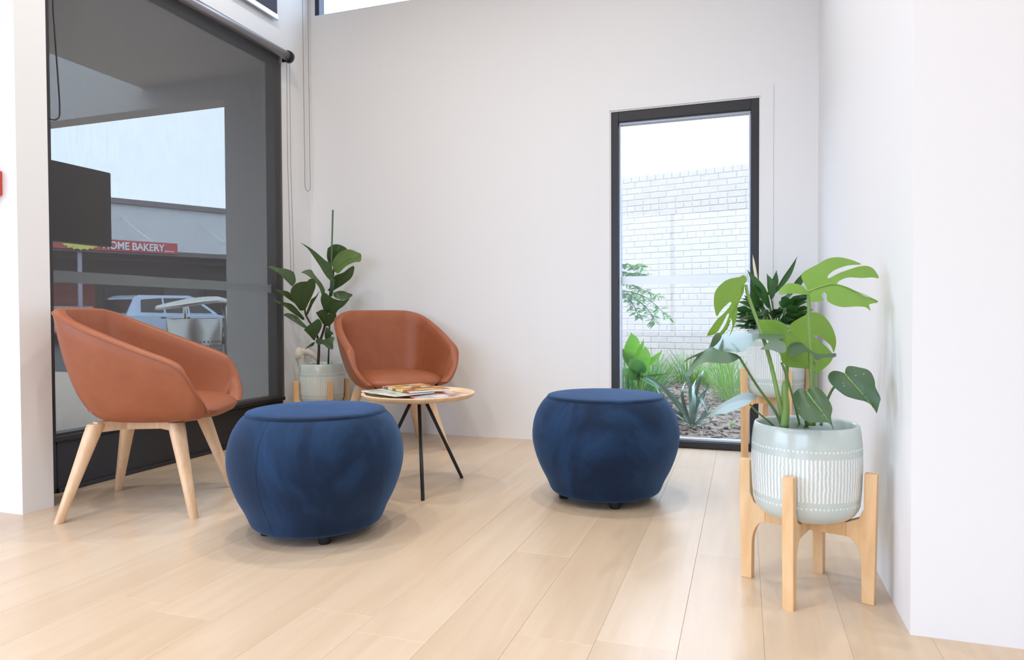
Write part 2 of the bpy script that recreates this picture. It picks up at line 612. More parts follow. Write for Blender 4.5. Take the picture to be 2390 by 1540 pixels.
def tag(o, label, cat, group=None, kind=None):
    o['label'] = label
    o['category'] = cat
    if group:
        o['group'] = group
    if kind:
        o['kind'] = kind
    return o


def struct(o, label=None, cat=None):
    o['kind'] = 'structure'
    if label:
        o['label'] = label
    if cat:
        o['category'] = cat
    return o


def copy_tree(o, parent=None):
    c = o.copy()
    COL.objects.link(c)
    c.parent = parent
    for ch in list(o.children):
        copy_tree(ch, c)
    return c


def smooth_by_angle(o, ang=35):
    me = o.data
    for p in me.polygons:
        p.use_smooth = True
    me.set_sharp_from_angle(angle=R(ang))


def cr(pts, per=8):
    """Catmull-Rom through points"""
    P = [Vector(p) for p in pts]
    out = []
    for i in range(len(P) - 1):
        p0, p1, p2, p3 = P[max(i - 1, 0)], P[i], P[i + 1], P[min(i + 2, len(P) - 1)]
        for k in range(per):
            t = k / per
            out.append(0.5 * ((2 * p1) + (p2 - p0) * t + (2 * p0 - 5 * p1 + 4 * p2 - p3) * t * t + (3 * p1 - p0 - 3 * p2 + p3) * t ** 3))
    out.append(P[-1])
    return out


# ------------------------------------------------------------------ setting: floor
rng = random.Random(5)
PW = 0.199
m = MB().box(XL, XR, BACK, FAR + 0.0, -0.06, -0.004)
floor = struct(m.build('floor', 'dark_gap'), 'pale oak plank floor', 'floor')


def plank(x0, x1, y0, y1):
    g, c = 0.0002, 0.0009
    x0 += g; x1 -= g; y0 += g; y1 -= g
    vs = [(x0, y0, -0.004), (x1, y0, -0.004), (x1, y1, -0.004), (x0, y1, -0.004),
          (x0, y0, -c * .7), (x1, y0, -c * .7), (x1, y1, -c * .7), (x0, y1, -c * .7),
          (x0 + c, y0 + c, 0), (x1 - c, y0 + c, 0), (x1 - c, y1 - c, 0), (x0 + c, y1 - c, 0)]
    fs = [(8, 9, 10, 11)]
    for i in range(4):
        j = (i + 1) % 4
        fs += [(i, j, j + 4, i + 4), (i + 4, j + 4, j + 8, i + 8)]
    mm = MB()
    mm.add(vs, fs)
    mm.build('plank', 'oak_floor', floor)


JOINTS = {(-0.45,): 1.643, (-0.65,): 2.228, (-0.05,): 2.383, (-0.84,): 1.527, (-1.64,): 1.508, (0.15,): None, (0.33,): 2.68}
k0 = int(math.floor((XL - 0.049) / PW))
x = 0.049 + k0 * PW
while x < XR:
    a, b = max(x, XL), min(x + PW, XR)
    if b - a > 0.02:
        xc = x + PW / 2
        known = [v for (kx,), v in JOINTS.items() if v and abs(kx - xc) < 0.10]
        L = 2.05
        j = known[0] if known else rng.uniform(BACK, BACK + L)
        while j > BACK + 0.3:
            j -= L
        ytop = FAR
        cuts = [BACK]
        j += L if j <= BACK + 0.3 else 0
        while j < ytop - 0.25:
            cuts.append(j)
            j += L
        cuts.append(ytop)
        for y0, y1 in zip(cuts[:-1], cuts[1:]):
            if a >= RIGHT + 0.16 and y1 > RET + 0.1:
                y1 = RET + 0.1
            if y1 - y0 > 0.05:
                plank(a, b, y0, y1)
    x += PW

# ------------------------------------------------------------------ setting: walls
WIN_X0, WIN_X1, WIN_Z1 = -0.792, 0.082, 2.083       # garden window opening
CL_X0, CL_X1, CL_Z0, CL_Z1 = -2.95, 0.10, 2.99, 3.55  # far clerestory
m = MB()
m.box(LEFT - 0.15, WIN_X0, FAR, FAR + 0.16, -0.05, CL_Z0)
m.box(WIN_X1, RIGHT + 0.15, FAR, FAR + 0.16, -0.05, CL_Z0)
m.box(WIN_X0, WIN_X1, FAR, FAR + 0.16, WIN_Z1, CL_Z0)
m.box(WIN_X0, WIN_X1, FAR + 0.10, FAR + 0.16, -0.05, 0.0)
m.box(LEFT - 0.15, CL_X0, FAR, FAR + 0.16, CL_Z0, CEIL)
m.box(CL_X1, RIGHT + 0.15, FAR, FAR + 0.16, CL_Z0, CEIL)
m.box(CL_X0, CL_X1, FAR, FAR + 0.16, CL_Z1, CEIL)
wall_far = struct(m.build('wall_far', 'paint_white'), 'white plastered far wall with tall window', 'wall')

LW_Y0, LW_Y1, LW_Z1 = 2.15, 3.965, 2.62          # street glazing opening in left wall
UL_Y0, UL_Y1, UL_Z0, UL_Z1 = 2.15, 3.86, 2.86, 3.55
m = MB()
m.box(LEFT - 0.15, LEFT, LW_Y1, FAR, -0.05, CEIL)
m.box(LEFT - 0.15, LEFT, LW_Y0, LW_Y1, LW_Z1, UL_Z0)
m.box(LEFT - 0.15, LEFT, LW_Y0, LW_Y1, UL_Z1, CEIL)
m.box(LEFT - 0.15, LEFT, UL_Y1, LW_Y1, UL_Z0, UL_Z1)
wall_left = struct(m.build('wall_left', 'paint_white'), 'white wall around the dark street glazing', 'wall')

m = MB().box(XL, -2.815, 2.015, 2.15, -0.05, CEIL)
struct(m.build('wall_stub', 'paint_white'), 'white wall end at the left edge', 'wall')
m = MB().box(RIGHT, RIGHT + 0.15, RET, FAR, -0.05, CEIL)
struct(m.build('wall_right', 'paint_white'), 'white right wall beside the plant stands', 'wall')
m = MB().box(RIGHT + 0.15, XR + 0.15, RET, RET + 0.15, -0.05, CEIL)
struct(m.build('wall_return', 'paint_white'), 'white return wall at the right edge', 'wall')
m = MB().box(XR, XR + 0.15, BACK - 0.15, RET, -0.05, CEIL)
struct(m.build('wall_east', 'paint_white'), 'white side wall behind the viewer', 'wall')
# side wall with shop glazing; unseen back wall, its opening added for cool daylight
m = MB()
m.box(XL - 0.15, -2.6, BACK - 0.15, BACK, -0.05, CEIL)
m.box(0.2, XR, BACK - 0.15, BACK, -0.05, CEIL)
m.box(-2.6, 0.2, BACK - 0.15, BACK, 2.6, CEIL)
m.box(-2.6, 0.2, BACK - 0.15, BACK, -0.05, 0.2)
struct(m.build('wall_back', 'paint_white'), 'white back wall with an added daylight opening', 'wall')
m = MB()
m.box(XL - 0.15, XL, BACK, -2.9, -0.05, CEIL)
m.box(XL - 0.15, XL, 0.55, 2.15, -0.05, CEIL)
m.box(XL - 0.15, XL, -2.9, 0.55, 3.1, CEIL)
m.box(XL - 0.15, XL, -2.9, 0.55, -0.05, 0.1)
struct(m.build('wall_west', 'paint_white'), 'white street side wall with shop glazing', 'wall')
m = MB().box(XL - 0.15, XR + 0.15, BACK - 0.15, FAR + 0.16, CEIL, CEIL + 0.12)
struct(m.build('ceiling', 'ceiling_white'), 'white flat ceiling', 'ceiling')
m = MB()
for xa in (-2.6, -1.23, 0.14):
    m.box(xa, xa + 0.06, BACK - 0.12, BACK - 0.05, 0.2, 2.6)
m.box(-2.6, 0.2, BACK - 0.12, BACK - 0.05, 0.2, 0.26)
w3 = struct(m.build('added_window', 'black_frame'), 'black frame of the added daylight opening behind the viewer', 'window')  # unseen opening, put in to bring cool light from behind the camera

# garden window: window_2
w2 = struct(thing('window_2', 'tall narrow black framed window onto the garden', 'window'))
fy0, fy1 = FAR + 0.004, FAR + 0.075
fw = 0.046
MB().box(WIN_X0, WIN_X0 + fw, fy0, fy1, 0.0, WIN_Z1, 0.003).build('window_jamb', 'black_frame', w2)
MB().box(WIN_X1 - fw, WIN_X1, fy0, fy1, 0.0, WIN_Z1, 0.003).build('window_jamb', 'black_frame', w2)
m = MB().box(WIN_X0 + fw, WIN_X1 - fw, fy0, fy1, WIN_Z1 - 0.062, WIN_Z1, 0.003)
m.build('window_head', 'black_frame', w2)
MB().box(WIN_X0 + fw, WIN_X1 - fw, fy0, fy1, 0.0, 0.042, 0.003).build('window_sill', 'black_frame', w2)
mm = MB()
mm.box(WIN_X0 + fw, WIN_X1 - fw, fy0 + 0.022, fy1, WIN_Z1 - 0.078, WIN_Z1 - 0.062, 0.002)
mm.box(WIN_X0 + fw, WIN_X0 + fw + 0.012, fy0 + 0.022, fy1, 0.058, WIN_Z1 - 0.078, 0.002)
mm.box(WIN_X1 - fw - 0.012, WIN_X1 - fw, fy0 + 0.022, fy1, 0.058, WIN_Z1 - 0.078, 0.002)
mm.box(WIN_X0 + fw, WIN_X1 - fw, fy0 + 0.022, fy1, 0.042, 0.058, 0.002)
o = mm.build('glazing_bead', 'aluminium', w2)
g = MB().box(WIN_X0 + fw + 0.004, WIN_X1 - fw - 0.004, FAR + 0.048, FAR + 0.053, 0.05, WIN_Z1 - 0.07)
g.build('glass_pane', 'clear_glass', w2)
m = MB().box(WIN_X0 + fw + 0.012, WIN_X1 - fw - 0.012, FAR + 0.0475, FAR + 0.0478, 1.006, 1.058)
o = m.build('safety_strip', 'frost_film', w2)
o['label'] = 'pale frosted safety strip across the glass'
# flush reveal bead around that window: trim_1
m = MB()
for a0, a1, c0, c1 in ((-0.870, WIN_X0 - 0.008, 0.0, 2.153), (WIN_X1 + 0.008, 0.160, 0.0, 2.153)):
    m.box(a0, a1, FAR - 0.006, FAR, c0, c1, 0.001)
m.box(WIN_X0 - 0.008, WIN_X1 + 0.008, FAR - 0.006, FAR, WIN_Z1 + 0.008, 2.153, 0.001)
struct(m.build('trim_1', 'paint_white'), 'flat white architrave around the garden window', 'trim')

# far clerestory: window_3
w = struct(thing('window_3', 'high clerestory window at the top of the far wall', 'window'))
cw = 0.034
MB().box(CL_X0, CL_X0 + cw, FAR + 0.004, FAR + 0.07, CL_Z0, CL_Z1, 0.002).build('window_jamb', 'navy_frame', w)
MB().box(CL_X1 - cw, CL_X1, FAR + 0.004, FAR + 0.07, CL_Z0, CL_Z1, 0.002).build('window_jamb', 'navy_frame', w)
MB().box(CL_X0 + cw, CL_X1 - cw, FAR + 0.03, FAR + 0.07, CL_Z0, CL_Z0 + 0.012, 0.002).build('window_sill', 'navy_frame', w)
MB().box(CL_X0 + cw, CL_X1 - cw, FAR + 0.004, FAR + 0.07, CL_Z1 - cw, CL_Z1, 0.002).build('window_head', 'navy_frame', w)
MB().box(CL_X0 + cw, CL_X1 - cw, FAR + 0.05, FAR + 0.055, CL_Z0 + 0.012, CL_Z1 - cw).build('glass_pane', 'clear_glass', w)

# street glazing: window_1
w = struct(thing('window_1', 'full height dark framed street glazing behind the roller blind', 'window'))
gx0, gx1 = LEFT - 0.09, LEFT - 0.012
MB().box(gx0, gx1, LW_Y1 - 0.055, LW_Y1, 0.0, LW_Z1, 0.003).build('window_jamb', 'black_frame', w)
MB().box(gx0, gx1, LW_Y0, LW_Y0 + 0.168, 0.0, LW_Z1, 0.003).build('window_jamb', 'black_frame', w)
MB().box(gx0, gx1, LW_Y0 + 0.168, LW_Y1 - 0.055, 0.0, 0.275, 0.004).build('bottom_rail', 'black_frame', w)
MB().box(gx0 - 0.004, gx1 + 0.006, LW_Y0 + 0.168, LW_Y1 - 0.055, 0.225, 0.232, 0.002).build('rail_bead', 'black_frame', w)
MB().box(gx0 - 0.004, LEFT, LW_Y0 + 0.168, LW_Y1 - 0.055, 0.0, 0.022, 0.002).build('door_sill', 'black_frame', w)
MB().box(gx0, gx1, LW_Y0 + 0.168, LW_Y1 - 0.055, LW_Z1 - 0.08, LW_Z1, 0.003).build('window_head', 'black_frame', w)
MB().box(LEFT - 0.06, LEFT - 0.055, LW_Y0 + 0.168, LW_Y1 - 0.055, 0.275, LW_Z1 - 0.08).build('glass_pane', 'clear_glass', w)
o = MB().box(LEFT - 0.0545, LEFT - 0.0542, LW_Y0 + 0.172, LW_Y1 - 0.058, 0.978, 1.034).build('safety_strip', 'frost_film', w)
o['label'] = 'pale frosted safety strip across the glass'
# upper street window: window_5
w = struct(thing('window_5', 'upper street window above the roller blind', 'window'))
MB().box(gx0, gx1, UL_Y1 - 0.04, UL_Y1, UL_Z0, UL_Z1, 0.002).build('window_jamb', 'navy_frame', w)
MB().box(gx0, gx1, UL_Y0, UL_Y1 - 0.04, UL_Z0, UL_Z0 + 0.03, 0.002).build('window_sill', 'navy_frame', w)
MB().box(gx0, gx1, UL_Y0, UL_Y1 - 0.04, UL_Z1 - 0.03, UL_Z1, 0.002).build('window_head', 'navy_frame', w)
MB().box(LEFT - 0.06, LEFT - 0.055, UL_Y0, UL_Y1 - 0.04, UL_Z0 + 0.03, UL_Z1 - 0.03).build('glass_pane', 'clear_glass', w)

# ------------------------------------------------------------------ outside: ground, porch, garden ground
m = MB().box(-60, 40, -30, 70, -0.30, -0.09)
struct(m.build('ground', 'asphalt'), 'dark asphalt street ground', 'ground')
m = MB().box(-12.5, LEFT - 0.15, 2.15, 7.8, -0.09, -0.02)
struct(m.build('footpath', 'paving'), 'pale paved footpath outside the glazing', 'footpath')
m = MB()
m.box(-3.905, LEFT - 0.15, 4.45, 4.62, -0.05, 3.6)
m.box(-6.5, -3.905, 4.45, 4.62, 2.54, 3.6)
struct(m.build('wall_porch', 'pier_dark'), 'dark pier and lintel of the street porch', 'wall')
m = MB().box(-4.75, LEFT - 0.15, 2.15, 4.45, 2.72, 2.84)
struct(m.build('ceiling_porch', 'soffit_dark'), 'dark soffit over the street porch', 'ceiling')
m = MB().box(-3.1, 4.5, FAR + 0.16, 12.0, -0.09, -0.015)
struct(m.build('ground_garden', 'mulch_ground'), 'bark mulch garden bed behind the tall window', 'ground')
# ------------------------------------------------------------------ objects
# ------------------------------------------------------------------ roller blinds
def chain_path(top_a, top_b, bottom, sag=0.03):
    a, b, c = Vector(top_a), Vector(top_b), Vector(bottom)
    w = (b - a) * 0.5
    pts = [a, a.lerp(Vector((a.x, a.y, c.z + 0.10)), 0.5), Vector((c.x - w.x, c.y - w.y, c.z + 0.10))]
    for k in range(7):
        th = PI + PI * k / 6
        pts.append(Vector((c.x + w.x * math.cos(th), c.y + w.y * math.cos(th), c.z + 0.035 + 0.035 * math.sin(th))))
    pts += [Vector((c.x + w.x, c.y + w.y, c.z + 0.10)), b.lerp(Vector((b.x, b.y, c.z + 0.10)), 0.5), b]
    return pts


rb = thing('roller_blind', 'charcoal sunscreen roller blind drawn down over the street glazing', 'roller blind', (LEFT + 0.022, 0, 0))
bx = 0.0
MB().tube([(0.030, 2.17, 2.585), (0.030, 3.965, 2.585)], 0.030, 20).build('tube', 'blind_tube', rb)
m = MB()
n = 24
vs, fs = [], []
for i in range(n + 1):
    y = 2.19 + (3.935 - 2.19) * i / n
    for j in range(9):
        z = 0.262 + (2.588 - 0.262) * j / 8
        vs.append((0.002 + 0.0018 * math.sin(y * 9), y, z))
for i in range(n):
    for j in range(8):
        a = i * 9 + j
        fs.append((a, a + 9, a + 10, a + 1))
m.add(vs, fs, True)
m.build('blind_fabric', 'sunscreen', rb)
MB().box(-0.005, 0.009, 2.19, 3.935, 0.245, 0.268, 0.003).build('hem_bar', 'black_plastic', rb)
m = MB().tube([(0.030, 3.965, 2.585), (0.030, 3.992, 2.585)], 0.040, 20)
m.box(-0.022, 0.028, 3.972, 3.988, 2.555, 2.63, 0.003)
m.build('bracket', 'black_plastic', rb)
MB().tube(chain_path((0.032, 3.955, 2.57), (0.034, 3.985, 2.57), (0.02, 4.010, 1.02)), 0.0022, 6).build('chain', 'chain_grey', rb)
o = MB().tube(chain_path((0.035, 2.205, 2.58), (0.035, 2.285, 2.58), (0.035, 2.268, 1.70)), 0.0035, 6).build('chain', 'chain_black', rb)

rb2 = thing('roller_blind', 'dark upper roller blind with a shiny hem bar, over the high street window', 'roller blind', (LEFT + 0.022, 0, 0))
MB().tube([(0.02, 2.17, 3.58), (0.02, 3.93, 3.58)], 0.030, 16).build('tube', 'blind_tube', rb2)
MB().box(0.0, 0.002, 2.19, 3.90, 2.84, 3.58).build('blind_fabric', 'sunscreen_upper', rb2)
MB().box(-0.006, 0.010, 2.19, 3.905, 2.803, 2.842, 0.005).build('hem_bar', 'aluminium', rb2)
MB().tube(chain_path((0.022, 4.155, 3.58), (0.024, 4.215, 3.58), (0.024, 4.190, 1.71)), 0.0024, 6).build('chain', 'chain_grey', rb2)

# display screen mounted behind the blind, its back to the room
sc = thing('display_screen', 'flat black display screen hung between the blind and the street glass', 'screen', (LEFT - 0.012, 0, 0))
MB().box(-0.036, 0.012, 1.90 + 0.27, 2.620, 1.165, 1.535, 0.006).build('screen_housing', 'black_plastic', sc)
MB().box(-0.004, 0.014, 2.3, 2.45, 1.28, 1.42, 0.003).build('mount_plate', 'black_steel', sc)

# red call point on the wall stub
cp = thing('call_point', 'red wall mounted call point at the left edge of the picture', 'alarm box', (-2.945, 2.015, 1.366))
MB().box(-0.050, 0.050, -0.045, 0.0, -0.052, 0.052, 0.006).build('housing', 'red_plastic', cp)
MB().box(-0.034, 0.034, -0.047, -0.043, -0.034, 0.034, 0.002).build('press_panel', 'paper_white', cp)

# ------------------------------------------------------------------ tub chairs
def chair_parts():
    rim = [(-.315, 0, .838), (-.305, .12, .838), (-.288, .215, .832), (-.215, .298, .800), (-.07, .335, .738), (.10, .345, .668), (.205, .343, .625), (.252, .338, .585), (.284, .318, .515), (.304, .283, .452), (.300, .258, .418)]
    base = [(-.150, 0, .388), (-.145, .06, .388), (-.135, .11, .386), (-.095, .160, .384), (-.03, .188, .383), (.06, .200, .382), (.125, .202, .382), (.165, .202, .383), (.205, .202, .385), (.240, .200, .390), (.262, .198, .396)]
    rim_h = cr(rim, 5)
    base_h = cr(base, 5)
    rs = [Vector((p.x, -p.y, p.z)) for p in reversed(rim_h[1:])] + rim_h
    bs = [Vector((p.x, -p.y, p.z)) for p in reversed(base_h[1:])] + base_h
    N = len(rs)
    th = 0.046
    rows = []
    inner_low = []
    for i in range(N):
        P, Q = rs[i], bs[i]
        t = (rs[min(i + 1, N - 1)] - rs[max(i - 1, 0)])
        tp = Vector((t.x, t.y, 0))
        inw = Vector((-t.y, t.x, 0))
        if inw.length < 1e-6:
            inw = Vector((1, 0, 0))
        inw.normalize()
        cen = Vector((0.02, 0, 0))
        if inw.dot(Vector((cen.x - P.x, cen.y - P.y, 0))) < 0:
            inw = -inw
        # near the arm fronts the shell turns its inside towards the seat
        e = abs(i - (N - 1) / 2) / ((N - 1) / 2)
        if e > 0.80:
            k = (e - 0.80) / 0.20
            tgt = Vector((-0.10, -math.copysign(1, P.y), 0)).normalized()
            inw = (inw * (1 - k) + tgt * k).normalized()
        row = []
        C = Vector((Q.x + (P.x - Q.x) * 0.68, Q.y + (P.y - Q.y) * 0.68, Q.z + (P.z - Q.z) * 0.05))
        for k in range(13):
            u = k / 12
            row.append(Q * (1 - u) ** 2 + C * 2 * u * (1 - u) + P * u * u)
        up = Vector((0, 0, 1))
        if e > 0.72:
            k = min((e - 0.72) / 0.28, 1)
            up = (up * (1 - k) + Vector((1, 0, 0.15)) * k).normalized()
        # rounded top
        for a in (35, 70, 105, 140, 170):
            aa = R(a)
            row.append(P + inw * (th / 2 - th / 2 * math.cos(aa)) + up * (0.016 * math.sin(aa)))
        I0 = P + inw * th
        zl = 0.43
        sx_ = 0.80 + 0.19 * max(0.0, min((e - 0.60) / 0.25, 1.0))
        I1 = Vector((I0.x * sx_ + 0.012 * (1 - e), I0.y * (0.82 + 0.06 * max(0.0, e - 0.6) / 0.4), zl))
        if I0.z < zl + 0.02:
            I1 = I0 + Vector((-0.02, -math.copysign(0.02, P.y), -0.02))
        Cc = Vector((I0.x * 0.93, I0.y * 0.93, zl + (I0.z - zl) * 0.40))
        for k in range(1, 9):
            u = k / 8
            row.append(I0 * (1 - u) ** 2 + Cc * 2 * u * (1 - u) + I1 * u * u)
        inner_low.append(I1)
        rows.append(row)
    m = MB()
    K = len(rows[0])
    vs = [p for r_ in rows for p in r_]
    fs = []
    for i in range(N - 1):
        for k in range(K - 1):
            fs.append((i * K + k, (i + 1) * K + k, (i + 1) * K + k + 1, i * K + k + 1))
    m.add(vs, fs, True)
    # close the arm ends
    m.add(rows[0], [tuple(range(K))], False)
    m.add(rows[-1], [tuple(reversed(range(K)))], False)
    # underside
    bl = [Vector(q) for q in bs]
    m.add(bl, [tuple(range(len(bl)))], True)
    shell = m.mesh('shell', 'tan_leather')
    # seat cushion: superellipse pad with rolled front
    m = MB()
    n, rings = 56, [(0.0, 0.474), (0.35, 0.474), (0.62, 0.471), (0.80, 0.466), (0.91, 0.457), (0.98, 0.443), (1.0, 0.428), (0.975, 0.411), (0.90, 0.398), (0.78, 0.391), (0.5, 0.390), (0.0, 0.390)]
    vs, fs = [], []
    for q, (r_, z) in enumerate(rings):
        for k in range(n):
            a = 2 * PI * k / n
            ca, sa = math.cos(a), math.sin(a)
            ex = 2 / 3.8
            xx = math.copysign(abs(ca) ** ex, ca)
            yy = math.copysign(abs(sa) ** ex, sa)
            X = 0.045 + (0.274 + 0.012 * (1 - yy * yy) if xx > 0 else 0.245) * xx * r_
            Y = (0.250 + 0.018 * max(xx, 0) ** 2 - 0.03 * max(-xx, 0)) * yy * r_
            if z < 0.425:
                X = 0.045 + (X - 0.045) * (1.0 if xx > 0 else 0.82)
                Y *= 0.86 if xx > 0 else 0.78
            zz = z + 0.010 * (1 - r_ * r_) - 0.012 * max(xx * r_, 0) ** 2 + (0.02 * r_ if z < 0.40 else 0) * max(-xx, 0) * 0
            vs.append((X, Y, zz))
    for q in range(len(rings) - 1):
        for k in range(n):
            k2 = (k + 1) % n
            fs.append((q * n + k, q * n + k2, (q + 1) * n + k2, (q + 1) * n + k))
    m.add(vs, [f[::-1] for f in fs], True)
    seat = m.mesh('seat', 'tan_leather')
    # piping along the outer rim edge
    m = MB()
    m.tube([r_[12] + Vector((0, 0, 0.002)) + (r_[12] - r_[13]) * 0.15 for r_ in rows], 0.0032, 6)
    pip = m.mesh('piping', 'tan_leather')
    # inner seams where back meets the arms
    seam = []
    for idx in (int(N * 0.335), N - 1 - int(N * 0.335)):
        m = MB()
        m.tube([rows[idx][k] + Vector((0.0005, 0, 0)) for k in range(18, K)], 0.0016, 5)
        seam.append(m.mesh('seam', 'tan_leather'))
    return shell, seat, pip, seam


SHELL, SEAT, PIPE, SEAM = chair_parts()
LEGS = [(-.255, -.262), (.255, -.262), (.255, .262), (-.255, .262)]


def leg_mesh():
    m = MB()
    # square-rounded tapered leg, local: foot at origin, splays towards the centre going up
    n = 16
    prof = [(0.0, 0.0145), (0.003, 0.0165), (0.12, 0.0205), (0.25, 0.026), (0.33, 0.030), (0.370, 0.031), (0.377, 0.028)]
    vs, fs = [], []
    for z, r_ in prof:
        for k in range(n):
            a = 2 * PI * k / n
            ca, sa = math.cos(a), math.sin(a)
            s = r_ / (abs(ca) ** 3 + abs(sa) ** 3) ** (1 / 3)
            off = 0.142 * z / 0.377
            vs.append((off + s * ca, s * sa, z))
    for q in range(len(prof) - 1):
        for k in range(n):
            k2 = (k + 1) % n
            fs.append((q * n + k, q * n + k2, (q + 1) * n + k2, (q + 1) * n + k))
    fs += [tuple(reversed(range(n))), tuple((len(prof) - 1) * n + k for k in range(n))]
    m.add(vs, fs, True)
    me = m.mesh('leg', 'beech')
    me.set_sharp_from_angle(angle=R(50))
    return me


LEGM = leg_mesh()


def tub_chair(label, loc, rz):
    t = thing('tub_chair', label, 'chair', loc, rz, 'tan tub chairs')
    obj_from(SHELL, 'shell', t)
    obj_from(SEAT, 'seat', t)
    obj_from(PIPE, 'piping', t)
    for sm in SEAM:
        obj_from(sm, 'seam', t)
    for (x, y) in LEGS:
        a = math.atan2(-y, -x)
        obj_from(LEGM, 'leg', t, (x, y, 0), (0, 0, a))
    # cross frame under the shell: hub block with four arms to the leg tops
    m = MB()
    m.box(-.095, .095, -.095, .095, .340, .386, 0.003)
    m.build('frame_hub', 'beech', t)
    for (x, y) in LEGS:
        a = math.atan2(y, x)
        L = math.hypot(x, y) - 0.142
        mt = Matrix.Rotation(a, 4, 'Z')
        m = MB().box(0.105, L + 0.004, -.021, .021, .342, .384, 0.002, mt)
        m.build('frame_arm', 'beech', t)
    return t


tub_chair('tan leather tub chair in front of the dark blind, at the left', (-2.445, 2.320, 0), math.atan2(.432, .9018))
tub_chair('tan leather tub chair in the far corner behind the coffee table', (-2.075, 3.80, 0), math.atan2(-.69, .72))

# ------------------------------------------------------------------ velvet stools
def stool(label, loc, rz):
    t = thing('velvet_stool', label, 'stool', loc, rz, 'blue velvet stools')
    prof = [(0.0, 0.032), (0.210, 0.032), (0.226, 0.034), (0.243, 0.046), (0.262, 0.090), (0.290, 0.145), (0.312, 0.205), (0.324, 0.265), (0.322, 0.325), (0.307, 0.380), (0.283, 0.423), (0.262, 0.446), (0.2575, 0.4485)]
    pr = [Vector((r_, 0, z)) for r_, z in prof]
    pp = [pr[0]] + cr(pr[1:], 4)
    m = MB().lathe([(p.x, p.z) for p in pp], 72)
    m.build('body', 'velvet', t)
    m = MB().lathe([(0.2575, 0.4470), (0.2580, 0.4520), (0.2545, 0.4575), (0.245, 0.4610), (0.21, 0.4635), (0.15, 0.4655), (0.08, 0.4665), (0.0005, 0.467)], 72)
    m.build('top_panel', 'velvet', t)
    m = MB()
    ring = [(0.2590 * math.cos(2 * PI * k / 72), 0.2590 * math.sin(2 * PI * k / 72), 0.4490) for k in range(73)]
    m.tube(ring, 0.0011, 6, caps=False)
    m.build('seam', 'velvet', t)
    for k in range(3):
        a = 2 * PI * k / 3
        pth = [Vector((p.x, 0, p.z)) for p in pp[1:]]
        pth = [Matrix.Rotation(a, 3, 'Z') @ p for p in pth]
        MB().tube(pth, 0.0007, 5).build('side_seam', 'velvet', t)
    for k in range(4):
        a = PI / 4 + PI / 2 * k
        m = MB().lathe([(0.0, 0.0), (0.019, 0.0), (0.022, 0.003), (0.024, 0.036)], 18, (0.186 * math.cos(a), 0.186 * math.sin(a), 0))
        m.build('foot', 'black_plastic', t)
    return t


A1 = math.atan2(2.087 - 2.237, -1.412 + 1.545)
stool('navy velvet drum stool nearest the viewer, in front of the coffee table', (-1.545, 2.235, 0), A1 - PI / 4)
A2 = math.atan2(2.847 - 3.02, -.502 + .577)
stool('navy velvet drum stool in front of the tall garden window', (-0.588, 3.028, 0), A2 - PI / 4)

# ------------------------------------------------------------------ coffee table and magazines
TB = Vector((-1.466, 2.940, 0))
tb = thing('coffee_table', 'round blond wood tray table on thin black legs', 'table', TB)
m = MB().lathe([(0.0, 0.424), (0.20, 0.424), (0.248, 0.427), (0.262, 0.436), (0.268, 0.446), (0.268, 0.450), (0.263, 0.4515), (0.256, 0.449), (0.246, 0.440), (0.225, 0.4365), (0.0005, 0.4365)], 72)
m.build('table_top', 'table_wood', tb)
m = MB().lathe([(0.0005, 0.400), (0.058, 0.400), (0.070, 0.404), (0.078, 0.424)], 40)
m.build('hub', 'table_wood', tb)
for a in (-60, 60, 180):
    a = R(a)
    ca, sa = math.cos(a), math.sin(a)
    MB().tube([(0.254 * ca, 0.254 * sa, 0.0), (0.254 * ca, 0.254 * sa, 0.004), (0.040 * ca, 0.040 * sa, 0.404)], [0.007, 0.0085, 0.0085], 12).build('leg', 'black_steel', tb)


def magazine(label, loc, rz, w, h, t, cover, open_=False):
    o = thing('magazine', label, 'magazine', loc, rz, 'magazines on the coffee table')
    MB().box(-w / 2 + .001, w / 2 - .001, -h / 2 + .001, h / 2 - .001, 0.0006, t - 0.0006).build('pages', 'paper_white', o)
    m = MB()
    n = 8
    vs, fs = [], []
    for i in range(n + 1):
        u = -w / 2 + w * i / n
        lift = 0.0016 * (i / n) ** 3
        vs += [(u, -h / 2, t + lift), (u, h / 2, t + lift)]
    for i in range(n):
        fs.append((2 * i, 2 * i + 2, 2 * i + 3, 2 * i + 1))
    m.add(vs, fs, True)
    m.box(-w / 2, w / 2, -h / 2, h / 2, 0.0, 0.0006)
    m.box(-w / 2 - 0.0006, -w / 2 + 0.0002, -h / 2, h / 2, 0.0, t)
    m.build('cover', cover, o)
    return o


zt = 0.4370
magazine('white and red travel magazine at the right of the pile', TB + Vector((0.080, 0.040, zt)), R(66), 0.205, 0.275, 0.0045, 'cover_travel')
magazine('grey magazine lowest at the table front', TB + Vector((0.075, -0.055, zt + 0.0065)), R(50), 0.195, 0.26, 0.004, 'cover_grey')
magazine('pale mint covered magazine at the front left, hanging over the table rim', TB + Vector((-0.085, -0.050, zt + .0155)), R(62), 0.215, 0.295, 0.006, 'cover_mint')
magazine('orange and brown food magazine on top of the pile', TB + Vector((-0.035, 0.035, zt + 0.0235)), R(54), 0.215, 0.295, 0.009, 'cover_food')

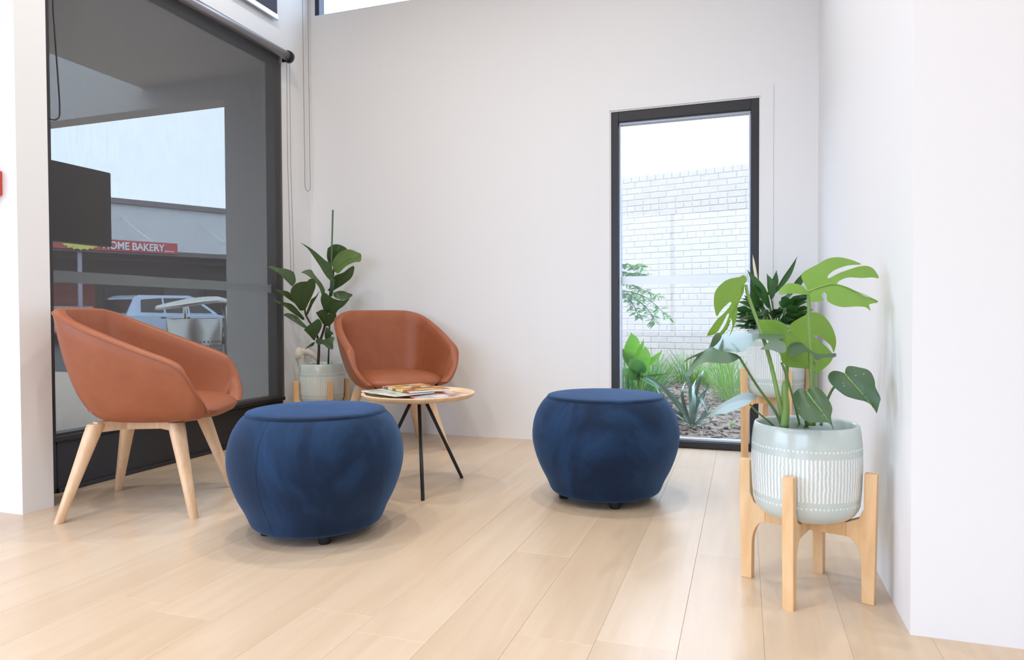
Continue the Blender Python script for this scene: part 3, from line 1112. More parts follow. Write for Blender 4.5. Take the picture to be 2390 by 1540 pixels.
# ------------------------------------------------------------------ plant stands and pots
def plant_stand(label, loc, rz, crossz, legtop, rad, group='timber plant stands', thick=0.030):
    t = thing('plant_stand', label, 'plant stand', loc, rz, group)
    ri = 0.157            # inner radius: pot sits inside
    ro = ri + 0.034
    for q in range(2):
        for s in (0, 1):
            a = q * PI / 2 + s * PI
            ca, sa = math.cos(a), math.sin(a)
            ax = lambda u, v, w_, ca=ca, sa=sa: (u * ca - w_ * sa, u * sa + w_ * ca, v)
            # one leg with its curved knee; tapers to the foot
            poly = [(ro - 0.006, 0.0), (ro, legtop), (ri + 0.002, legtop), (ri + 0.001, crossz + 0.085), (ri - 0.012, crossz + 0.055), (ri - 0.045, crossz + 0.040)]
            poly += [(ri - 0.045, crossz)]
            for k in range(1, 7):
                th = PI / 2 * k / 6
                poly.append((ri - 0.045 + 0.040 * math.sin(th), crossz - 0.075 + 0.075 * math.cos(th)))
            poly += [(ro - 0.038, 0.0)]
            MB().prism(poly, ax, -thick / 2, thick / 2, 0.002).build('leg', 'stand_wood', t)
            MB().prism([(ro - 0.034, -0.0), (ro - 0.010, -0.0), (ro - 0.010, 0.003), (ro - 0.034, 0.003)], ax, -thick / 2 + .004, thick / 2 - .004).build('foot_pad', 'paper_white', t)
        a = q * PI / 2
        ca, sa = math.cos(a), math.sin(a)
        ax = lambda u, v, w_, ca=ca, sa=sa: (u * ca - w_ * sa, u * sa + w_ * ca, v)
        z0, z1 = (crossz, crossz + 0.040) if q == 0 else (crossz + 0.0002, crossz + 0.0402)
        if q == 0:
            MB().prism([(-ri + 0.045, z0), (ri - 0.045, z0), (ri - 0.045, z1), (-ri + 0.045, z1)], ax, -thick / 2, thick / 2, 0.001).build('cross_bar', 'stand_wood', t)
        else:
            for s in (-1, 1):
                MB().prism([(s * (ri - 0.045), z0), (s * thick / 2, z0), (s * thick / 2, z1), (s * (ri - 0.045), z1)], ax, -thick / 2, thick / 2, 0.001).build('cross_bar', 'stand_wood', t)
    return t


def pot_profile(Rr, H, rb=0.055):
    prof = [(0.0005, 0.0), (Rr * 0.62, 0.0)]
    for k in range(1, 8):
        th = PI / 2 * k / 7
        prof.append((Rr * 0.62 + Rr * 0.345 * math.sin(th), rb - rb * math.cos(th)))
    prof += [(Rr * 0.985, H * 0.35), (Rr, H * 0.58), (Rr * 0.99, H * 0.80), (Rr * 0.965, H * 0.93), (Rr * 0.945, H * 0.985), (Rr * 0.925, H), (Rr * 0.895, H * 0.995), (Rr * 0.88, H * 0.97), (Rr * 0.88, H * 0.80)]
    return prof


def pot(parent, Rr, H, z0, soil_frac=0.80):
    m = MB().lathe(pot_profile(Rr, H), 64, (0, 0, z0))
    m.build('pot', 'sage_glaze', parent)
    m = MB()
    n = 28
    vs = [(0, 0, z0 + H * soil_frac + 0.012)]
    fs = []
    for q in range(1, 5):
        for k in range(n):
            a = 2 * PI * k / n
            r_ = Rr * 0.885 * q / 4
            vs.append((r_ * math.cos(a), r_ * math.sin(a), z0 + H * soil_frac + 0.006 * math.sin(a * 5 + q * 2)))
    for k in range(n):
        fs.append((0, 1 + k, 1 + (k + 1) % n))
    for q in range(3):
        for k in range(n):
            k2 = (k + 1) % n
            fs.append((1 + q * n + k, 1 + (q + 1) * n + k, 1 + (q + 1) * n + k2, 1 + q * n + k2))
    m.add(vs, fs, True)
    m.build('soil', 'soil', parent)


S1 = Vector((0.173, 2.184, 0))
plant_stand('tall-legged pale timber stand under the monstera pot, beside the right wall', S1, math.atan2(2.137 - 2.184, .316 - .173), 0.182, 0.366, 0)
S2 = Vector((0.165, 4.035, 0))
plant_stand('timber stand holding the peace lily pot beside the garden window', S2, math.atan2(3.983 - 4.035, .012 - .165), 0.325, 0.520, 0)
S3 = Vector((-2.715, 3.985, 0))
plant_stand('timber stand holding the fiddle leaf fig pot in the far corner', S3, R(-38), 0.182, 0.385, 0)

# ------------------------------------------------------------------ leaves
def edge_curve(ctrl, per=7):
    return [Vector((p.x, p.y)) for p in cr([(x_, y_, 0) for x_, y_ in ctrl], per)]


def leaf_surface(right, left=None, slits_r=(), slits_l=(), holes=0, res=0.10):
    """outline (unit leaf: base 0,0  tip 0,1) -> verts2d, tris. slits: (t, depth, width)"""
    left = left or right

    def half(c, slits):
        n = len(c)
        out, i = [], 0
        sl = sorted(slits)
        spans = [(int((t - w_ / 2) * n), int((t + w_ / 2) * n), t, d) for t, d, w_ in sl]
        while i < n:
            hit = [s for s in spans if s[0] <= i <= s[1]]
            if hit:
                s = hit[0]
                a, b_ = c[max(s[0], 0)], c[min(s[1] + 1, n - 1)]
                e = (a + b_) / 2
                mid = Vector((0.0, max(e.y - 0.22 * abs(e.x) - 0.06, 0.06)))
                inn = e.lerp(mid, s[3])
                tv = (b_ - a)
                if tv.length > 0:
                    tv.normalize()
                wv = 0.018
                d_ = (e - inn).normalized()
                out.append(a)
                out.append(a.lerp(inn, 0.5) - tv * 0.0)
                out.append(inn - tv * wv + d_ * 0.03)
                out.append(inn)
                out.append(inn + tv * wv + d_ * 0.03)
                out.append(b_.lerp(inn, 0.5))
                out.append(b_)
                i = s[1] + 2
            else:
                out.append(c[i])
                i += 1
        return out
    rr = half(edge_curve(right), slits_r)
    ll = [Vector((-p.x, p.y)) for p in half(edge_curve(left), slits_l)]
    poly = rr + ll[::-1][1:-1]
    # clean duplicates
    pl = []
    for p in poly:
        if not pl or (p - pl[-1]).length > 1e-4:
            pl.append(p)
    npts = len(pl)
    inner = []
    ys = [p.y for p in pl]
    xs = [p.x for p in pl]
    y = min(ys)
    while y < max(ys):
        x_ = min(xs)
        while x_ < max(xs):
            inner.append(Vector((x_ + 0.0007, y + 0.0013)))
            x_ += res
        y += res
    for k in range(1, 10):
        inner.append(Vector((0.0001, k / 10)))
    V, E, Fc, _, _, _ = delaunay_2d_cdt(pl + inner, [], [list(range(npts))], 1, 1e-5)
    return V, Fc


HEART = [(0, 0.0), (0.05, -0.10), (0.22, -0.19), (0.44, -0.17), (0.62, -0.02), (0.70, 0.18), (0.68, 0.40), (0.56, 0.62), (0.36, 0.82), (0.14, 0.94), (0, 1.04)]
HEART_W = 0.70
LANCE = [(0, 0), (0.5, 0.10), (0.88, 0.28), (1.0, 0.45), (0.86, 0.65), (0.52, 0.84), (0.18, 0.95), (0, 1.04)]
FIDDLE = [(0, 0), (0.30, 0.03), (0.55, 0.14), (0.52, 0.32), (0.60, 0.46), (0.88, 0.64), (1.0, 0.80), (0.82, 0.95), (0.42, 1.01), (0.12, 0.985), (0, 1.0)]
SLIT_A = ((0.42, 0.62, 0.04), (0.58, 0.70, 0.05), (0.74, 0.60, 0.05))
SLIT_B = ((0.50, 0.66, 0.045), (0.68, 0.66, 0.05))
SURF = {
    'mon_full': leaf_surface(HEART, None, SLIT_A, SLIT_B, res=0.07),
    'mon_some': leaf_surface(HEART, None, SLIT_B, ((0.6, 0.55, 0.05),), res=0.07),
    'mon_one': leaf_surface(HEART, None, SLIT_A, (), res=0.07),
    'heart': leaf_surface(HEART, None, res=0.08),
    'lance': leaf_surface(LANCE, None, res=0.2),
    'fiddle': leaf_surface(FIDDLE, None, res=0.12),
}


def leaf_mesh(kind, base, tip, side, halfw, curl=0.0, droop=0.0, fold=0.0, wave=0.0, mt='leaf_mid', unit_w=1.0, twist=0.0, ph=0.0):
    """map unit leaf to 3D. side: rough direction of the leaf's right edge"""
    base, tip = Vector(base), Vector(tip)
    Y = tip - base
    L = Y.length
    Y.normalize()
    X = Vector(side)
    X = (X - Y * X.dot(Y)).normalized()
    Nn = X.cross(Y)
    V, Fc = SURF[kind]
    vs = []
    for p in V:
        u, v = p.x / unit_w, p.y
        vv = max(v, 0)
        up = -curl * u * u * halfw - droop * (vv * (vv - 1.0)) * -L * 1.0 + fold * abs(u) * halfw
        up += wave * halfw * math.sin(9 * v + ph + (2.0 if u > 0 else 0)) * abs(u) ** 1.5
        xx = u * halfw * (1 - 0.10 * curl * u * u)
        q = base + X * xx + Y * (v * L) + Nn * up
        if twist:
            q += Nn * (twist * u * v * halfw)
        vs.append(q)
    m = MB()
    # midrib
    m.add(vs, Fc, True)
    return m


def leaf(parent, kind, base, tip, side, halfw, mt, name='leaf', stem=None, stem_r=0.004, stem_mt='petiole', rib=None, label=None, **kw):
    org = parent.location
    base, tip = Vector(base) - org, Vector(tip) - org
    m = leaf_mesh(kind, base, tip, side, halfw, mt=mt, **kw)
    o = m.build(name, mt, parent)
    if label:
        o['label'] = label
    if rib:
        Y = tip - base
        L = Y.length
        Y.normalize()
        X = Vector(side)
        X = (X - Y * X.dot(Y)).normalized()
        Nn = X.cross(Y)
        dr = kw.get('droop', 0)
        pts = []
        for k in range(9):
            v = k / 8 * 0.97
            pts.append(base + Y * (v * L) + Nn * (dr * v * (v - 1) * L + 0.0005))
        MB().tube(pts, [rib * (1 - 0.08 * k * 1.1) for k in range(9)], 6).build('midrib', stem_mt, o)
    if stem:
        pts = cr([Vector(p) - org for p in stem], 6)
        n = len(pts)
        MB().tube(pts, [stem_r * (1.35 - 0.55 * i / (n - 1)) for i in range(n)], 8).build('petiole', stem_mt, o)
    return o


# ------------------------------------------------------------------ monstera (front right)
MZ = 0.222
mon = thing('potted_monstera', 'monstera with split leaves in a sage glazed pot, nearest right', 'potted plant', S1 + Vector((0, 0, MZ)))
pot(mon, 0.152, 0.272, 0.0)
D = 2.0
crown = at(1838, 1000, 1.99)
crown.z = 0.43


def stemp(px, py, d, bx=0, by=0):
    """stem points from pot crown to the leaf base"""
    b = at(px, py, d)
    c = crown + Vector((bx, by, 0))
    mid = c.lerp(b, 0.55) + Vector((0, 0, 0.035))
    return [c, mid, b]


vr, vu, vf = _r2, _u2, _f   # handy directions: right, up, away as seen from the entrance
H = dict(unit_w=0.70)
def crop(x_, y_):
    return (1494 + x_ / 2.6417, 537 + y_ / 2.6417)


def traced_leaf(parent, patches, mt, rib=None, stem=None, stem_r=0.004, stem_mt='petiole', bulge=0.006, rib_r=0.0022, crop=crop, rib_mt='petiole'):
    """a leaf given by its outline(s) laid in real leaf planes (each plane fixed by three points with their own distance)"""
    org = parent.location
    m = MB()
    for outline, plane in patches:
        A, B, Cc = [at(*crop(q[0], q[1]), q[2]) for q in plane]
        nn = (B - A).cross(Cc - A).normalized()
        if nn.dot(_f) > 0:
            nn = -nn
        eye = Vector((0, 0, CAM_H))

        def on_plane(px, py):
            d = at(px, py, 1.0) - eye
            return eye + d * ((A - eye).dot(nn) / d.dot(nn))
        c2 = [Vector((p.x, p.y)) for p in cr([(q[0], q[1], 0) for q in outline + outline[:1]], 3)[:-1]]
        xs, ys = [p.x for p in c2], [p.y for p in c2]
        inner = []
        st = max(max(xs) - min(xs), max(ys) - min(ys)) / 16
        y_ = min(ys) + st / 2
        while y_ < max(ys):
            x_ = min(xs) + st / 2
            while x_ < max(xs):
                inner.append(Vector((x_, y_)))
                x_ += st
            y_ += st
        V, E, Fc, _, _, _ = delaunay_2d_cdt(c2 + inner, [], [list(range(len(c2)))], 1, 1e-4)
        cx, cy = sum(xs) / len(xs), sum(ys) / len(ys)
        sp = max(max(xs) - min(xs), max(ys) - min(ys)) / 2

        def lift(x_, y_):
            r2 = ((x_ - cx) ** 2 + (y_ - cy) ** 2) / (sp * sp)
            v = bulge * (1 - r2)
            if rib:
                dm = min((Vector((x_, y_)) - Vector(a_).lerp(Vector(b_), t_ / 6)).length for a_, b_ in zip(rib[:-1], rib[1:]) for t_ in range(7)) / sp
                v -= bulge * 0.9 * math.exp(-(dm / 0.10) ** 2)
                v += bulge * 0.10 * math.sin(dm * 18)
            return v
        if rib and len(m.v) == 0:
            rib_pts = [on_plane(*crop(q.x, q.y)) + nn * (lift(q.x, q.y) + 0.0024) - org for q in cr([(a_[0], a_[1], 0) for a_ in rib], 5)]
        vs = [on_plane(*crop(p.x, p.y)) + nn * lift(p.x, p.y) - org for p in V]
        m.add(vs, [tuple(f) for f in Fc], True)
    o = m.build('leaf', mt, parent)
    if rib:
        k = len(rib_pts)
        MB().tube(rib_pts, [rib_r * (1.2 - 1.0 * i / k) for i in range(k)], 6).build('midrib', rib_mt, o)
    if stem:
        pp = cr([at(*crop(q[0], q[1]), q[2]) - org for q in stem], 6)
        k = len(pp)
        MB().tube(pp, [stem_r * (0.85 + 0.5 * i / (k - 1)) for i in range(k)], 8).build('petiole', stem_mt, o)
    return o


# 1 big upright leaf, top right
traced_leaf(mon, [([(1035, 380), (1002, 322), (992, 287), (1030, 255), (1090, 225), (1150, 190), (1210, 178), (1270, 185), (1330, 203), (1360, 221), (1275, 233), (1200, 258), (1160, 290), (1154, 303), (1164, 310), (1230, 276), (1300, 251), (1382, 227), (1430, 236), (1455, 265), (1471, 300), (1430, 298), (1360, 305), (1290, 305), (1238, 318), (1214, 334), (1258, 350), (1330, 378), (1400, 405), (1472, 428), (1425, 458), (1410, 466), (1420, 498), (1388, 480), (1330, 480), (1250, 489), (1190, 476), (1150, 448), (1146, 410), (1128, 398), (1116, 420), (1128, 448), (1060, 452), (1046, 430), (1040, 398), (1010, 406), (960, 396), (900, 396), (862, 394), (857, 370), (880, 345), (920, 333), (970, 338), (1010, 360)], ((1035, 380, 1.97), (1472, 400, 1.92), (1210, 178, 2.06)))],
            'leaf_backlit', rib=[(1037, 382), (1120, 352), (1210, 340), (1330, 380), (1465, 427)], stem=[(1037, 384, 1.97), (1044, 560, 1.98), (1052, 800, 2.0), (1058, 1000, 2.0), (1050, 1205, 2.0)], stem_r=0.0056, bulge=0.010, rib_r=0.003)
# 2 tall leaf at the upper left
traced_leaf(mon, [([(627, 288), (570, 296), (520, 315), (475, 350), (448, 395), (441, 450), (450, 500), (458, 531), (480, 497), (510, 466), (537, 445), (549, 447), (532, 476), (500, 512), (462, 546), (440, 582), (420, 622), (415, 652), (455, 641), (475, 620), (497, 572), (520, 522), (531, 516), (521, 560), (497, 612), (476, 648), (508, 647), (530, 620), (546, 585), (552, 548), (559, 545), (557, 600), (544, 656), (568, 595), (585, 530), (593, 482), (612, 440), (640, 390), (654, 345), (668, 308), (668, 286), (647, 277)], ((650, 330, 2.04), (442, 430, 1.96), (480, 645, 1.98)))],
            'leaf_backlit', rib=[(652, 335), (618, 420), (570, 500), (515, 645)], stem=[(652, 335, 2.04), (668, 410, 2.04), (740, 610, 2.03), (800, 800, 2.01), (862, 1080, 1.99), (880, 1200, 1.99)], stem_r=0.0050, bulge=0.010)
# 3 centre backlit leaf
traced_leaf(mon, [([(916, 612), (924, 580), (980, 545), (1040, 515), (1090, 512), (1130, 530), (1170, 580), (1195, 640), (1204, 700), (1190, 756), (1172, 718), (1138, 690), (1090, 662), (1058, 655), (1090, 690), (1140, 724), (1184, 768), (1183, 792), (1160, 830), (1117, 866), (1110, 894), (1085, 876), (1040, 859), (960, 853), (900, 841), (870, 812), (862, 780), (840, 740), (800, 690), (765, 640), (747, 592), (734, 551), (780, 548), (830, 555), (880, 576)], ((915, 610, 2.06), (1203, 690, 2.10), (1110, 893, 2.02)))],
            'leaf_backlit', rib=[(916, 614), (960, 660), (1020, 740), (1085, 840), (1108, 890)], stem=[(916, 614, 2.06), (908, 760, 2.04), (903, 960, 2.0), (893, 1205, 1.99)], stem_r=0.0046, bulge=0.009)
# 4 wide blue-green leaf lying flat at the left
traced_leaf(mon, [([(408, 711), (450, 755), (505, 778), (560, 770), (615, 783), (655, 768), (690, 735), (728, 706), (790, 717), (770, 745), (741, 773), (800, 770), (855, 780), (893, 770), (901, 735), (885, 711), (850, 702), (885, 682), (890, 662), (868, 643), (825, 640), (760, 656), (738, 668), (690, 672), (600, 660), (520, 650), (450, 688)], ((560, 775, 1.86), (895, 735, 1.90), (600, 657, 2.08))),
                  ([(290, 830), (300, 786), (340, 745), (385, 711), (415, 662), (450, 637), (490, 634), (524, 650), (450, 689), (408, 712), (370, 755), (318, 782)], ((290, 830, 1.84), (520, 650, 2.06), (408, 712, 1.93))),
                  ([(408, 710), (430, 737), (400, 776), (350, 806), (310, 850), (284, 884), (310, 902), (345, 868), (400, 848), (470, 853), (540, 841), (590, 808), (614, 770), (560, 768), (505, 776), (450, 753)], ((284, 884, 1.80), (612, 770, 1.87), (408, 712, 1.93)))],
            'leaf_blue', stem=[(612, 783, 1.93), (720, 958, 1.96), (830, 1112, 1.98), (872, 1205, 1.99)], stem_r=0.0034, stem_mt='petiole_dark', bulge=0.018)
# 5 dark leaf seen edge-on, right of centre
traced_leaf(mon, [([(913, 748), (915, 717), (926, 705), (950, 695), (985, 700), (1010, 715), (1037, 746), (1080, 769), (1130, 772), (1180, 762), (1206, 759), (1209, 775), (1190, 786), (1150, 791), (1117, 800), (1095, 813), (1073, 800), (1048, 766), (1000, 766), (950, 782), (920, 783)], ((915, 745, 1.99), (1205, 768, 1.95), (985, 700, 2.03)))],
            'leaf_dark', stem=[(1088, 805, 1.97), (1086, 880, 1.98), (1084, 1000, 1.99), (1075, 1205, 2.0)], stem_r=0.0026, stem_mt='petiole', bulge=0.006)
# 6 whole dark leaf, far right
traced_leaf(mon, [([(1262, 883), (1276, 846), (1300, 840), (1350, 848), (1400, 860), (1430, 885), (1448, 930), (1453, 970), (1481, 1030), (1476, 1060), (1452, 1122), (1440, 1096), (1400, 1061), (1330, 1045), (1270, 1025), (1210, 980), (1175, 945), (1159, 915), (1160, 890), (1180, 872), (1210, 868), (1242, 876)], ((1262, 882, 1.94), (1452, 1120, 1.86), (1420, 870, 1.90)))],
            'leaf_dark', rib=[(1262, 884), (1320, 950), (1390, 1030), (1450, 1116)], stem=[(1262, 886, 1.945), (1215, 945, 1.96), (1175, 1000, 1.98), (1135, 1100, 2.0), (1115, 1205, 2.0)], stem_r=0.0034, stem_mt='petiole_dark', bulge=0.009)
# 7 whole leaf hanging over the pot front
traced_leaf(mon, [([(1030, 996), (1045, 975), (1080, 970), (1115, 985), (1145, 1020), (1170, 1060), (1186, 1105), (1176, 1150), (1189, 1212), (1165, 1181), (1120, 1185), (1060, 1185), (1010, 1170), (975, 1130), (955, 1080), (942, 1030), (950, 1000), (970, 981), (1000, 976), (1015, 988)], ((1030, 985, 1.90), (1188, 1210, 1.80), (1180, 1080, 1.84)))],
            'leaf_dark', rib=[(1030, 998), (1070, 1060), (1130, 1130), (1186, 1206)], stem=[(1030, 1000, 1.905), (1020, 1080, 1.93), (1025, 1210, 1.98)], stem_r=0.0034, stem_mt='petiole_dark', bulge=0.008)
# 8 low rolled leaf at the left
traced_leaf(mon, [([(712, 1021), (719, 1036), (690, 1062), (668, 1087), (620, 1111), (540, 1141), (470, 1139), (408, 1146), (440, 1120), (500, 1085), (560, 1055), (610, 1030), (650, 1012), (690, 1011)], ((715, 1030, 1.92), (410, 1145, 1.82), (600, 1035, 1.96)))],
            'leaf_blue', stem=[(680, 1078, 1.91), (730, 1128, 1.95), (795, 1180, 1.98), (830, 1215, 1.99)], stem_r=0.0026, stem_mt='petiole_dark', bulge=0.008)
# bare stalk crossing in front, rolled sheath, small leaf lying on the soil
m = MB()
m.tube(cr([at(*crop(872, 815), 1.98) - mon.location, at(*crop(905, 905), 1.98) - mon.location, at(*crop(948, 1050), 1.985) - mon.location, at(*crop(985, 1205), 2.0) - mon.location], 5), 0.0032, 8)
m.build('petiole', 'petiole_dark', mon)
pp = [at(*crop(x_, y_), 1.985) - mon.location for x_, y_ in ((886, 930), (889, 960), (893, 1020), (897, 1090), (893, 1150), (888, 1215))]
m = MB().tube(cr(pp, 4), [0.001, 0.003, 0.0045, 0.006, 0.007, 0.008, 0.0085, 0.009, 0.0095, 0.010, 0.0105, 0.011, 0.0112, 0.0115, 0.0118, 0.012, 0.0122, 0.0125, 0.0125, 0.0125, 0.0125], 12)
m.build('leaf_sheath', 'petiole', mon)
traced_leaf(mon, [([(915, 1195), (950, 1190), (1000, 1200), (1045, 1218), (1000, 1226), (940, 1216)], ((915, 1195, 2.0), (1045, 1218, 1.96), (1000, 1200, 2.02)))], 'leaf_mid', bulge=0.003)

# ------------------------------------------------------------------ peace lily (rear right)
LZ = 0.365
lil = thing('potted_peace_lily', 'dense dark peace lily in a tall sage glazed pot', 'potted plant', S2 + Vector((0, 0, LZ)))
pot(lil, 0.151, 0.395, 0.0, 0.88)
rl = random.Random(11)
c0 = S2 + Vector((0, 0, LZ + 0.345))
for i in range(92):
    az = rl.uniform(0, 2 * PI)
    tier = rl.random()
    el = R(18 + 55 * tier + rl.uniform(-8, 8))
    ln_ = rl.uniform(0.085, 0.14)
    sl = rl.uniform(0.03, 0.09) + 0.075 * tier
    d_ = Vector((math.cos(az) * math.cos(el), math.sin(az) * math.cos(el), math.sin(el)))
    root = c0 + Vector((math.cos(az), math.sin(az), 0)) * rl.uniform(0.0, 0.055)
    b = root + d_ * sl
    b.x = min(b.x, RIGHT - 0.12)
    b.y = min(b.y, FAR - 0.12)
    d2 = Vector((d_.x, d_.y, d_.z * 0.35 - 0.10)).normalized()
    t_ = b + d2 * ln_
    t_.x = min(t_.x, RIGHT - 0.025)
    t_.y = min(t_.y, FAR - 0.025)
    side = d_.cross(Vector((0, 0, 1))) + Vector((0, 0, rl.uniform(-0.4, 0.4)))
    leaf(lil, 'lance', b, t_, side, rl.uniform(0.022, 0.036), 'lily_leaf', stem=[root, root.lerp(b, 0.5) + Vector((0, 0, 0.01)), b], stem_r=0.0022, stem_mt='petiole_dark', curl=rl.uniform(-0.3, 0.2), droop=-rl.uniform(0.1, 0.35), fold=0.35, wave=0.12, ph=rl.random() * 6)
for (bx_, by_, tx, ty, hw, d0, d1) in [(1800, 690, 1860, 600, 0.020, 3.8, 3.78), (1790, 690, 1812, 632, 0.026, 3.75, 3.7), (1835, 690, 1880, 632, 0.022, 3.85, 3.9), (1795, 720, 1745, 632, 0.026, 3.72, 3.6), (1780, 715, 1738, 690, 0.028, 3.7, 3.6), (1850, 700, 1905, 668, 0.03, 3.8, 3.7), (1770, 700, 1752, 660, 0.027, 3.7, 3.62), (1800, 700, 1790, 640, 0.028, 3.7, 3.68), (1780, 730, 1742, 728, 0.034, 3.65, 3.58)]:
    b, t_ = at(bx_, by_, d0), at(tx, ty, d1)
    b.x = min(b.x, RIGHT - 0.05); t_.x = min(t_.x, RIGHT - 0.03)
    b.y = min(b.y, FAR - 0.05); t_.y = min(t_.y, FAR - 0.03)
    leaf(lil, 'lance', b, t_, vr + vf * 0.4, hw, 'lily_leaf', stem=[c0, c0.lerp(b, 0.6) + Vector((0, 0, 0.02)), b], stem_r=0.0024, stem_mt='petiole_dark', curl=-0.2, droop=-0.12, fold=0.4, wave=0.1)
leaf(lil, 'lance', at(1770, 668, 3.68), at(1757, 596, 3.66), vr, 0.009, 'spathe', name='flower_spathe', stem=[c0, at(1778, 720, 3.7), at(1770, 668, 3.68)], stem_r=0.0026, curl=0.8, droop=0.05, label='closed cream flower spathe on a thin stalk')
leaf(lil, 'lance', at(1752, 732, 3.66), at(1722, 750, 3.62), vf + vu * 0.5, 0.010, 'dead_leaf', stem=[c0, at(1765, 735, 3.68), at(1752, 732, 3.66)], stem_r=0.0016, stem_mt='dead_leaf', curl=0.5, label='withered brown leaf')

# ------------------------------------------------------------------ fiddle leaf fig (far corner)
FZ = 0.222
fig = thing('potted_fiddle_leaf_fig', 'fiddle leaf fig tied to a green stake in a sage glazed pot', 'potted plant', S3 + Vector((0, 0, FZ)))
pot(fig, 0.150, 0.275, 0.0)
FD = 4.62
MB().tube([at(766, 858, FD) - fig.location, at(771, 700, FD) - fig.location, at(777, 490, FD) - fig.location], 0.0055, 8).build('stake', 'stake_green', fig)
MB().tube(cr([at(742, 858, FD) - fig.location, at(744, 800, FD) - fig.location, at(733, 770, FD) - fig.location, at(714, 735, FD) - fig.location, at(712, 715, FD) - fig.location], 5), [0.010 - 0.00025 * i for i in range(21)], 8).build('trunk', 'bark', fig)
MB().tube(cr([at(744, 805, FD) - fig.location, at(758, 760, FD) - fig.location, at(768, 700, FD) - fig.location, at(778, 640, FD) - fig.location, at(780, 605, FD) - fig.location], 5), [0.009 - 0.0002 * i for i in range(21)], 8).build('trunk', 'bark', fig)
def fc(x_, y_):
    return (550 + x_ / 5.69, 585 + y_ / 5.69)


def fz(*pts):
    """points read off a wider view, brought to the same frame"""
    return [(((620 + x_ / 2.0536) - 550) * 5.69, ((450 + y_ / 2.0536) - 585) * 5.69) for x_, y_ in pts]


FIG = [  # outline, distance, tilt right, tilt down, light?, midrib ends
    (fz((155, 232), (205, 258), (250, 290), (290, 325), (318, 345), (325, 390), (322, 432), (308, 420), (288, 395), (265, 355), (235, 310), (195, 262)), 4.58, -0.05, -0.03, 0, fz((322, 430), (250, 310), (160, 236))),
    (fz((297, 265), (325, 247), (360, 250), (390, 270), (385, 300), (350, 330), (318, 345), (300, 330), (293, 300)), 4.68, 0.03, 0.05, 0, fz((318, 345), (330, 300), (345, 255))),
    (fz((318, 345), (330, 315), (360, 285), (400, 272), (440, 285), (457, 295), (455, 330), (430, 335), (390, 355), (350, 385), (330, 375)), 4.54, -0.04, -0.06, 1, fz((325, 375), (380, 330), (450, 300))),
    (fz((300, 470), (320, 430), (330, 395), (370, 380), (400, 360), (425, 353), (424, 375), (410, 405), (380, 430), (345, 455), (315, 475)), 4.66, 0.05, 0.04, 0, fz((304, 468), (360, 415), (420, 358))),
    ([(1300, 560), (1360, 545), (1430, 545), (1500, 570), (1552, 580), (1520, 625), (1430, 665), (1340, 640), (1300, 600)], 4.62, 0.03, -0.06, 0, None),
    ([(1145, 580), (1190, 555), (1260, 600), (1340, 640), (1430, 660), (1510, 635), (1450, 720), (1370, 780), (1330, 830), (1240, 830), (1180, 790), (1145, 700), (1130, 640)], 4.52, -0.03, 0.05, 0, [(1250, 825), (1290, 730), (1400, 665)]),
    ([(910, 800), (850, 790), (820, 740), (760, 660), (730, 580), (735, 510), (780, 450), (860, 410), (940, 410), (990, 375), (1050, 390), (1060, 480), (1020, 580), (970, 680), (940, 750), (915, 790)], 4.50, 0.03, 0.06, 0, [(912, 796), (905, 650), (925, 420)]),
    ([(870, 285), (920, 258), (1000, 255), (1040, 320), (1090, 385), (1140, 440), (1190, 530), (1150, 580), (1110, 500), (1060, 440), (1000, 380), (940, 325)], 4.58, 0.05, -0.04, 0, None),
    ([(425, 205), (480, 200), (560, 235), (650, 250), (760, 285), (790, 350), (795, 420), (750, 465), (680, 420), (600, 345), (530, 275)], 4.49, 0.075, -0.05, 0, [(750, 455), (640, 330), (440, 208)]),
    ([(510, 505), (570, 515), (640, 525), (700, 545), (740, 600), (790, 660), (830, 740), (770, 690), (680, 630), (600, 570)], 4.50, 0.08, 0.03, 0, None),
    ([(500, 645), (560, 670), (640, 680), (730, 700), (790, 750), (860, 830), (920, 905), (900, 925), (820, 870), (720, 800), (640, 735), (560, 695)], 4.50, 0.07, 0.03, 0, [(905, 915), (730, 755), (510, 648)]),
    ([(630, 845), (680, 830), (740, 840), (810, 875), (880, 945), (950, 1010), (910, 1025), (830, 985), (740, 930), (670, 880)], 4.56, 0.03, -0.04, 0, [(930, 1015), (790, 905), (640, 848)]),
    ([(920, 870), (945, 790), (980, 690), (1000, 640), (1060, 600), (1120, 535), (1070, 620), (1020, 700), (985, 780), (950, 860)], 4.64, 0.05, 0.03, 0, None),
    ([(910, 1050), (950, 1005), (1030, 950), (1100, 905), (1150, 980), (1130, 1060), (1080, 1140), (1040, 1200), (1010, 1150), (970, 1100)], 4.52, -0.04, 0.04, 0, [(1040, 1195), (1030, 1080), (1010, 970)]),
    ([(1065, 825), (1110, 795), (1165, 780), (1240, 830), (1330, 830), (1330, 890), (1280, 960), (1230, 1000), (1180, 990), (1110, 890)], 4.54, 0.03, 0.06, 0, [(1215, 995), (1200, 900), (1160, 790)]),
    ([(1050, 1200), (1100, 1160), (1180, 1190), (1260, 1150), (1310, 1150), (1300, 1220), (1290, 1305), (1230, 1300), (1170, 1250), (1100, 1250)], 4.53, -0.03, -0.05, 0, [(1055, 1205), (1180, 1220), (1285, 1290)]),
    ([(915, 1325), (950, 1270), (1010, 1220), (1050, 1215), (1030, 1255), (970, 1275)], 4.60, 0.04, 0.03, 0, None),
    ([(1200, 1010), (1250, 1040), (1305, 1095), (1280, 1120), (1270, 1160), (1200, 1190), (1190, 1100)], 4.57, -0.05, 0.03, 0, None)]
